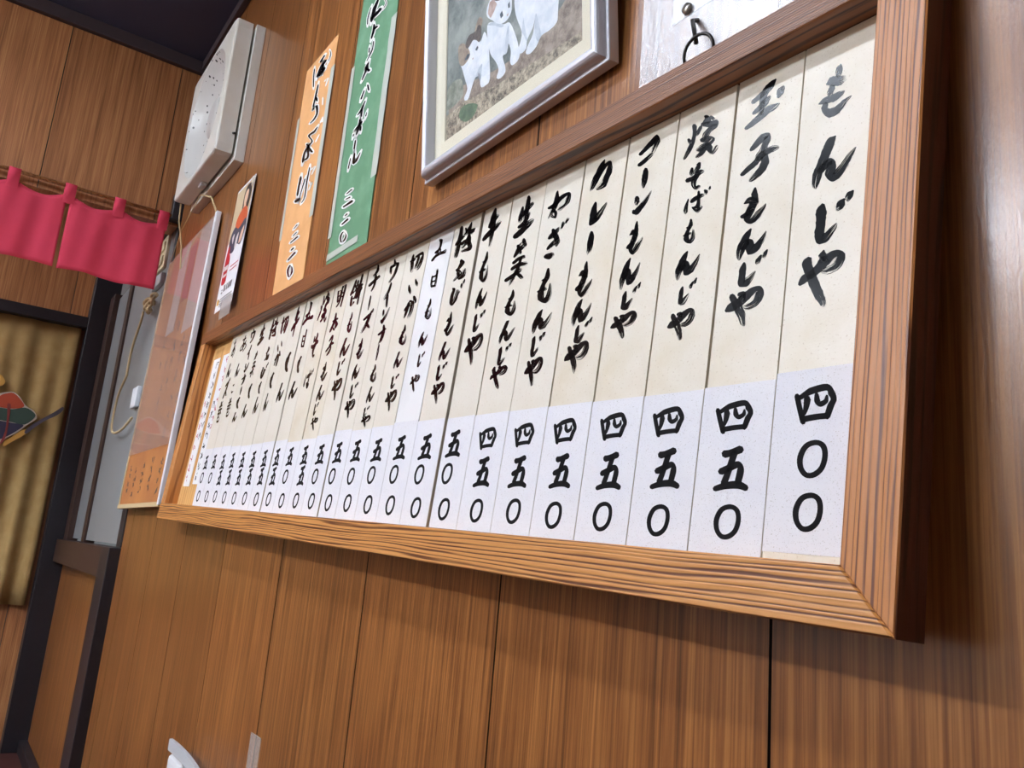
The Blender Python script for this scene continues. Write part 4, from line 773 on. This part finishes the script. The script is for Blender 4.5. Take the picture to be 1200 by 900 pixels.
dish = [(R0, -0.075), (R0 - 0.003, -0.073), (0.174, -0.060), (0.150, -0.040), (0.115, -0.030), (0.072, -0.028), (0.066, -0.034), (0.060, -0.048), (0.05, -0.053), (0.02, -0.056), (0.001, -0.0565)]
v, f = lathe_faces([[(r * math.cos(2 * math.pi * k / NA), y, r * math.sin(2 * math.pi * k / NA)) for k in range(NA)] for r, y in dish])
o = obj('dish', (v, f), M['dirty_fan'], fan, smooth=True)
MB().box(-0.03, 0.0, -0.050, -0.034, -fh - 0.012, -fh + 0.001, 0.002).build('catch', M['grey_plastic'], fan)
MB().tube([(fw - 0.001, -0.036, -0.135), (fw + 0.016, -0.036, -0.142)], 0.003, 8).build('screw', M['steel'], fan)
MB().tube([(-0.215, -0.055, -fh + 0.002), (-0.222, -0.05, -fh - 0.05), (-0.23, -0.03, -fh - 0.12), (-0.235, -0.02, -fh - 0.19)], 0.0022, 6).build('pull_chain', M['rope'], fan)

# ------------------------------------------------------------------ poster board hung beside the frame
PB0 = Vector((-2.43, -0.030, 0.983)); PB1 = Vector((-2.43, -0.012, 1.762)); BW = 0.536
up = (PB1 - PB0); BH = up.length; up.normalize(); rgt = Vector((1, 0, 0)); nrm = rgt.cross(up)   # nrm points to -y side? checked below
mat = Matrix.Identity(4)
for i in range(3): mat[i][0] = rgt[i]; mat[i][2] = up[i]; mat[i][1] = up.cross(rgt)[i]
mat.translation = PB0
pb = empty('poster_board', mat); tag(pb, 'hanging poster board under clear plastic, left of the menu frame', 'poster')
MB().box(0, BW, -0.001, 0.005, 0, BH, 0.001).build('backing', plain('kraft_brown_board', (166, 102, 56), 0.6, var=(6, (188, 124, 66))), pb)
MB().box(BW - 0.004, BW + 0.014, -0.006, 0.007, -0.004, BH + 0.004, 0.002).build('edge_strip', M['white_plastic'], pb)
MB().box(-0.006, 0.004, -0.004, 0.007, 0.0, BH, 0.001).build('edge_strip', M['rope'], pb)
MB().box(-0.006, BW + 0.01, -0.005, 0.007, -0.008, 0.004, 0.001).build('edge_strip', M['rope'], pb)
pap = plain('grey_white_paper', (184, 168, 164), 0.6)
pr = MB()
for a, b, z in ((0.17, 0.27, 0.50), (0.385, 0.532, 0.47)): pr.box(a, b, -0.0022, -0.001, z * BH / 0.78, BH - 0.002)
pr.build('paper_strip', pap, pb)
rp = plain('noren_reflection_red', (150, 60, 50), 0.6); MB().box(0.29, 0.365, -0.0022, -0.001, 0.58, BH - 0.03).build('reflection_stripe', rp, pb)  # the crimson noren's reflection in the cover, put in as a coloured strip
mb = MB(); rnd = random.Random(11)
for cx, a, b, n in ((0.50, 0.545, 0.20, 7), (0.43, 0.47, 0.16, 6), (0.33, 0.53, 0.30, 4), (0.26, 0.43, 0.25, 3), (0.18, 0.50, 0.38, 2), (0.47, 0.12, 0.02, 4), (0.36, 0.13, 0.03, 4), (0.25, 0.12, 0.03, 4), (0.15, 0.11, 0.02, 4), (0.07, 0.12, 0.03, 4)):
    scribble(mb, rnd, cx - 0.016, cx + 0.016, a, b, n, 0, 0.004)
o = mb.build('lettering', M['grey_ink'], pb); o.location = (0, -0.0012, 0)
MB().box(0.004, BW - 0.004, -0.0062, -0.0052, 0.15, BH - 0.004).build('clear_cover', M['cover'], pb)
st = MB(); st.tube([(-1.893, -0.016, 1.766), (-1.96, -0.022, 1.83), (-2.045, -0.034, 1.862)], 0.0028, 8)
st.tube([(-2.42, -0.016, 1.764), (-2.25, -0.03, 1.82), (-2.05, -0.034, 1.863)], 0.0012, 6)
tag(st.build('string', M['rope'], None, True), 'thin tan cord running from the fan to the top corners of the poster board', 'cord')

# ------------------------------------------------------------------ small drinks poster
SX0, SX1, SZ0, SZ1 = -1.735, -1.592, 1.445, 1.772
sp = empty('drinks_poster', loc=(SX0, 0, SZ0)); tag(sp, 'narrow poster of a kimonoed woman and red bottle, left of the orange sign', 'poster')
pw, ph = SX1 - SX0, SZ1 - SZ0
n = 12; v = []
def cy(t): return -0.005 - 0.009 * (1 - t)
for k in range(n + 1):
    t = k / n
    for x in (0, pw): v.append((x, cy(t), ph * t))
m = len(v); v += [(a, b + 0.0006, c) for a, b, c in v]
f = [(2 * k, 2 * k + 1, 2 * k + 3, 2 * k + 2) for k in range(n)] + [(m + 2 * k, m + 2 * k + 2, m + 2 * k + 3, m + 2 * k + 1) for k in range(n)] + [(2 * k, 2 * k + 2, m + 2 * k + 2, m + 2 * k) for k in range(n)] + [(2 * k + 1, m + 2 * k + 1, m + 2 * k + 3, 2 * k + 3) for k in range(n)]
obj('sheet', (v, f), M['white_paper'], sp)
AC = [plain('poster_' + nme, c, 0.5) for nme, c in (('tan', (206, 186, 150)), ('hair', (40, 32, 30)), ('skin', (226, 188, 160)), ('orange', (206, 92, 48)), ('indigo', (62, 66, 84)), ('red', (196, 34, 40)), ('grey', (120, 112, 110)), ('gold', (222, 170, 60)), ('pale', (216, 210, 206)))]
mb = MB(); lay = [0]
def art(pts, m):
    lay[0] += 1; Q, _ = spline(pts + [pts[0]], 4); Q = Q[:-1]
    vv = [(max(0, min(1, x)) * pw, cy(max(0, min(1, z))) - 0.0005 - 0.00003 * lay[0], max(0, min(1, z)) * ph) for x, z in Q]
    mb.add(vv, [tuple(range(len(vv)))], m)
def bar(x0, x1, z0, z1, m):
    lay[0] += 1; mb.add([(x * pw, cy(z) - 0.0005 - 0.00003 * lay[0], z * ph) for x, z in ((x0, z0), (x1, z0), (x1, z1), (x0, z1))], [(0, 1, 2, 3)], m)
bar(0.02, 0.98, 0.72, 0.98, 0); bar(0.02, 0.98, 0.55, 0.72, 0)
art([(0.5, 0.90), (0.62, 0.96), (0.82, 0.95), (0.92, 0.88), (0.9, 0.78), (0.8, 0.72), (0.55, 0.74)], 1)
art([(0.55, 0.88), (0.63, 0.92), (0.74, 0.91), (0.76, 0.84), (0.68, 0.79), (0.58, 0.81)], 2)
art([(0.60, 0.80), (0.72, 0.80), (0.74, 0.74), (0.60, 0.74)], 2)
art([(0.3, 0.70), (0.5, 0.77), (0.78, 0.77), (0.95, 0.68), (0.85, 0.60), (0.40, 0.60)], 3)
art([(0.12, 0.60), (0.3, 0.66), (0.55, 0.62), (0.9, 0.66), (0.97, 0.56), (0.85, 0.46), (0.60, 0.49), (0.45, 0.44), (0.15, 0.48)], 4)
art([(0.50, 0.55), (0.62, 0.58), (0.60, 0.48), (0.50, 0.47)], 8); art([(0.75, 0.56), (0.9, 0.60), (0.88, 0.50), (0.72, 0.48)], 2); art([(0.25, 0.58), (0.36, 0.60), (0.34, 0.52)], 8)
art([(0.12, 0.50), (0.20, 0.52), (0.26, 0.46), (0.36, 0.40), (0.36, 0.30), (0.34, 0.215), (0.12, 0.215), (0.08, 0.30), (0.08, 0.38)], 5)
bar(0.10, 0.35, 0.27, 0.36, 8); bar(0.12, 0.33, 0.29, 0.32, 5)
bar(0.50, 0.95, 0.315, 0.322, 5); bar(0.50, 0.9, 0.285, 0.292, 5)
for k, (x0, x1) in enumerate(((0.34, 0.44), (0.50, 0.56), (0.60, 0.68), (0.72, 0.80))): bar(x0, x1, 0.14, 0.19, 6)
bar(0.22, 0.30, 0.13, 0.145, 6); bar(0.22, 0.30, 0.155, 0.165, 6)
bar(0.08, 0.20, 0.05, 0.095, 7)
for z in (0.085, 0.065, 0.045, 0.025): bar(0.25, 0.92, z, z + 0.006, 6)
mb.build('printed_picture', AC, sp)
tp = MB(); tp.box(0.06, 0.15, -0.016, -0.0155, -0.03, 0.02); tp.box(pw - 0.01, pw + 0.018, -0.0105, -0.010, ph * 0.90, ph * 0.965); tp.build('tape', M['thin_tape'], sp)

# ------------------------------------------------------------------ noren and its rod
rod = MB().tube([(-2.478, -1.75, 1.938), (-2.478, -0.012, 1.938)], 0.006, 12).build('curtain_rod', M['rod'], None, True); tag(rod, 'thin wooden rod carrying the crimson half curtain on the far wall', 'rod')
nor = empty('noren_curtain', loc=(-2.478, 0, 1.938)); tag(nor, 'crimson cotton half curtain hung on the far wall rod', 'curtain')
def cloth(y0, y1, top, bot, seed, sag, n=40, mrows=14, amp=0.004, mat=None, name='panel', parent=None, x=0.0, waves=(38, 95), thick=0.0012):
    rnd = random.Random(seed); p1, p2 = rnd.uniform(0, 6), rnd.uniform(0, 6); v = []
    for j in range(mrows + 1):
        t = j / mrows
        for i in range(n + 1):
            s = i / n; y = y0 + (y1 - y0) * s
            zt = top - sag * abs(math.sin(math.pi * s * 2)) if sag else top
            z = zt + (bot - zt) * t + 0.003 * math.sin(s * 9 + p1) * t
            v.append((x + amp * (0.25 + t) * math.sin(waves[0] * y + p1) + 0.4 * amp * math.sin(waves[1] * y + p2 + 2 * t), y, z))
    k = len(v); v += [(a - thick, b, c) for a, b, c in v]; w1 = n + 1
    f = [(j * w1 + i, (j + 1) * w1 + i, (j + 1) * w1 + i + 1, j * w1 + i + 1) for j in range(mrows) for i in range(n)]
    g = [tuple(k + q for q in reversed(p)) for p in f]
    for i in range(n): g += [(i, i + 1, k + i + 1, k + i), (mrows * w1 + i, k + mrows * w1 + i, k + mrows * w1 + i + 1, mrows * w1 + i + 1)]
    for j in range(mrows): g += [(j * w1, k + j * w1, k + (j + 1) * w1, (j + 1) * w1), (j * w1 + n, (j + 1) * w1 + n, k + (j + 1) * w1 + n, k + j * w1 + n)]
    return obj(name, (v, f + g), mat, parent, smooth=True)
for q, (y0, y1) in enumerate(((-0.322, -0.040), (-0.620, -0.333), (-0.918, -0.630), (-1.214, -0.928), (-1.512, -1.224))):
    cloth(y0, y1, -0.026, 1.675 - 1.938, 20 + q, 0.022, mat=M['crimson'], name='cloth_panel', parent=nor)
tabs = [-0.052, -0.186, -0.328, -0.480, -0.625, -0.775, -0.923, -1.07, -1.219, -1.365, -1.50]
for y in tabs:
    mb = MB(); pts = [(0.002, -0.05)] + [(0.0078 * math.cos(q), 0.0078 * math.sin(q)) for q in [0.0 + math.pi * k / 8 for k in range(9)]] + [(-0.002, -0.05)]
    v = [(a, y + s * 0.016, c) for a, c in pts for s in (-1, 1)] + [(a * 1.15 + 0.0004, y + s * 0.016, c * 1.12) for a, c in pts for s in (-1, 1)]
    n = len(pts); f = []
    for k in range(n - 1):
        f += [(2 * k, 2 * k + 2, 2 * k + 3, 2 * k + 1), (2 * n + 2 * k, 2 * n + 2 * k + 1, 2 * n + 2 * k + 3, 2 * n + 2 * k + 2), (2 * k, 2 * n + 2 * k, 2 * n + 2 * k + 2, 2 * k + 2), (2 * k + 1, 2 * k + 3, 2 * n + 2 * k + 3, 2 * n + 2 * k + 1)]
    obj('tab', (v, f), M['crimson'], nor, smooth=True)

# ------------------------------------------------------------------ beige doorway curtain with a fan motif
bc = empty('doorway_curtain', loc=(-3.83, 0, 1.80)); tag(bc, 'long beige curtain with a painted fan motif in the far doorway', 'curtain')
cloth(-1.05, -0.094, -0.004, 0.578 - 1.80, 40, 0.0, n=120, mrows=10, amp=0.012, mat=M['beige'], name='cloth', parent=bc, waves=(70, 31))
mm = dict(outline=plain('motif_cream_edge', (206, 196, 180), 0.9), orange=plain('motif_orange', (178, 74, 46), 0.9), green=plain('motif_green', (62, 82, 72), 0.9), purple=plain('motif_purple', (58, 54, 76), 0.9), red=plain('motif_red', (140, 62, 58), 0.9), gold=plain('motif_gold', (206, 156, 76), 0.9), grey=plain('motif_grey', (84, 76, 86), 0.9))
def motif(name, pts, ma, lay, pts2=None):
    P = [(0.0, y, z - 1.80) for y, z in pts]; Q, _ = spline([p[1:] for p in P] + [P[0][1:]], 3); Q = Q[:-1]
    v = [(0.021 + 0.0006 * lay, y, z) for y, z in Q]; n = len(v); v += [(0.0205, y, z) for x, y, z in v]
    f = [tuple(range(n)), tuple(range(2 * n - 1, n - 1, -1))] + [(i, n + i, n + (i + 1) % n, (i + 1) % n) for i in range(n)]
    return obj(name, (v, f), mm[ma], bc)
def mirror(pts, c=-0.305): return pts
motif('motif_outline', [[-0.3338, 1.2231], [-0.42, 1.27], [-0.435, 1.36], [-0.415, 1.40], [-0.375, 1.425], [-0.3485, 1.4450], [-0.3273, 1.4532], [-0.303, 1.4594], [-0.2738, 1.4408], [-0.2487, 1.4103], [-0.2127, 1.3916], [-0.1976, 1.369], [-0.2012, 1.3533], [-0.2303, 1.3234], [-0.2581, 1.289], [-0.2911, 1.2615], [-0.3042, 1.2423]], 'outline', 0)
motif('motif_flame', [[-0.3664, 1.3938], [-0.3472, 1.4345], [-0.3264, 1.4484], [-0.3021, 1.4545], [-0.275, 1.4356], [-0.252, 1.4046], [-0.2895, 1.3879], [-0.3399, 1.3862]], 'orange', 1)
motif('motif_leaf', [[-0.41, 1.38], [-0.3394, 1.3838], [-0.2932, 1.3847], [-0.249, 1.4002], [-0.2139, 1.3863], [-0.2034, 1.3659], [-0.2354, 1.3275], [-0.2828, 1.3294], [-0.3295, 1.3313], [-0.42, 1.335]], 'green', 1)
motif('motif_base', [[-0.415, 1.33], [-0.329, 1.3289], [-0.2823, 1.327], [-0.2391, 1.3244], [-0.2632, 1.2931], [-0.2883, 1.2693], [-0.3159, 1.25], [-0.3392, 1.2414], [-0.40, 1.28]], 'purple', 1)
motif('motif_pole', [[-0.3157, 1.403], [-0.3034, 1.4053], [-0.2991, 1.3712], [-0.2942, 1.2782], [-0.3033, 1.2376], [-0.3114, 1.2363], [-0.3021, 1.2867], [-0.3084, 1.3646]], 'red', 3)
motif('motif_ribbon', [[-0.2339, 1.3078], [-0.224, 1.2895], [-0.2747, 1.242], [-0.2925, 1.2246], [-0.2992, 1.2382], [-0.2751, 1.2665]], 'gold', 1)
motif('motif_stick', [[-0.2304, 1.3009], [-0.2027, 1.338], [-0.1349, 1.4003], [-0.1085, 1.4281], [-0.1019, 1.4165], [-0.1235, 1.387], [-0.1625, 1.3574], [-0.1991, 1.3186], [-0.2219, 1.2899]], 'grey', 2)
motif('motif_ball', [[-0.41, 1.5166], [-0.3663, 1.5256], [-0.346, 1.5071], [-0.3412, 1.493], [-0.3527, 1.4758], [-0.3991, 1.4606], [-0.43, 1.49]], 'gold', 1)

# ------------------------------------------------------------------ light switch, cord and bits in the alcove
sw = empty('light_switch', loc=(-2.66, 0.004, 1.86)); tag(sw, 'ivory two-gang light switch on the grey wall behind the crimson curtain', 'switch')
MB().box(-0.07, 0.06, -0.010, 0.0, -0.06, 0.06, 0.003).build('plate', M['switch'], sw)
for z in (-0.03, 0.02): MB().box(-0.045, 0.035, -0.016, -0.009, z - 0.016, z + 0.018, 0.003).build('rocker', M['switch'], sw)
bx = MB().box(-2.72, -2.58, -0.012, 0.004, 1.735, 1.775, 0.004).build('cable_box', M['grey_plastic']); tag(bx, 'small grey cable box under the ivory switch', 'box')
bk = MB(); bk.box(-2.82, -2.47, -0.03, 0.0299, 1.925, 2.02, 0.004); tag(bk.build('shelf_bracket', M['black_wood']), 'black timber block above the ivory switch', 'block')
cd = MB(); P = [(-2.735, -0.02, 1.665), (-2.745, -0.02, 1.632), (-2.79, -0.025, 1.54), (-2.80, -0.025, 1.46), (-2.80, -0.025, 1.438), (-2.93, -0.02, 1.39), (-2.955, -0.02, 1.30), (-2.90, -0.02, 1.25), (-2.74, -0.018, 1.245), (-2.62, -0.012, 1.275)]
Q, _ = spline(P, 5); cd.tube(Q, 0.0042, 8)
rr = random.Random(2)
kt = MB()
for k in range(5):
    cx, cy_, cz = -2.70 + 0.03 * k, -0.02, 1.668 + rr.uniform(-0.012, 0.012)
    kt.tube([(cx + 0.02 * math.cos(q), cy_ + 0.006 * math.sin(2 * q), cz + 0.018 * math.sin(q)) for q in [2 * math.pi * i / 14 for i in range(15)]], 0.0055, 8)
cordo = empty('hanging_rope', loc=(0, 0, 0)); tag(cordo, 'tan rope with a bunched knot hanging in front of the grey alcove', 'rope')
cd.build('rope', M['rope'], cordo, True); kt.build('knot', M['rope'], cordo, True)
tag(MB().box(-2.70, -2.62, -0.012, 0.004, 1.315, 1.385, 0.004).build('cable_clip', M['white_plastic']), 'small white clip on the alcove pane beside the poster board', 'clip')

# ------------------------------------------------------------------ bits low on the wall
cl = empty('plastic_clip', loc=(-1.40, 0, 0.50)); tag(cl, 'grey and white plastic clip on the lower wall at the bottom edge', 'clip')
v = []; n = 16
for k in range(n + 1):
    t = k / n; x = -0.03 + 0.22 * t; z = 0.022 + 0.004 * math.sin(t * 2.4) - 0.012 * t * t
    for dy, dz in ((-0.034, -0.010), (-0.034, 0.010), (-0.028, 0.010), (-0.028, -0.010)): v.append((x, dy, z + dz))
f = [(4 * k + a, 4 * k + (a + 1) % 4, 4 * k + 4 + (a + 1) % 4, 4 * k + 4 + a) for k in range(n) for a in range(4)] + [(3, 2, 1, 0), (4 * n, 4 * n + 1, 4 * n + 2, 4 * n + 3)]
obj('strap', (v, f), M['grey_plastic'], cl)
MB().box(-0.045, 0.05, -0.029, -0.0005, -0.07, 0.004, 0.012).build('body', M['white_plastic'], cl)
tb = MB().box(-1.079, -1.030, -0.0014, -0.0004, 0.45, 0.612).build('tape_strip', M['thin_tape']); tag(tb, 'translucent tape strip on the lower wall near the bottom edge', 'tape')
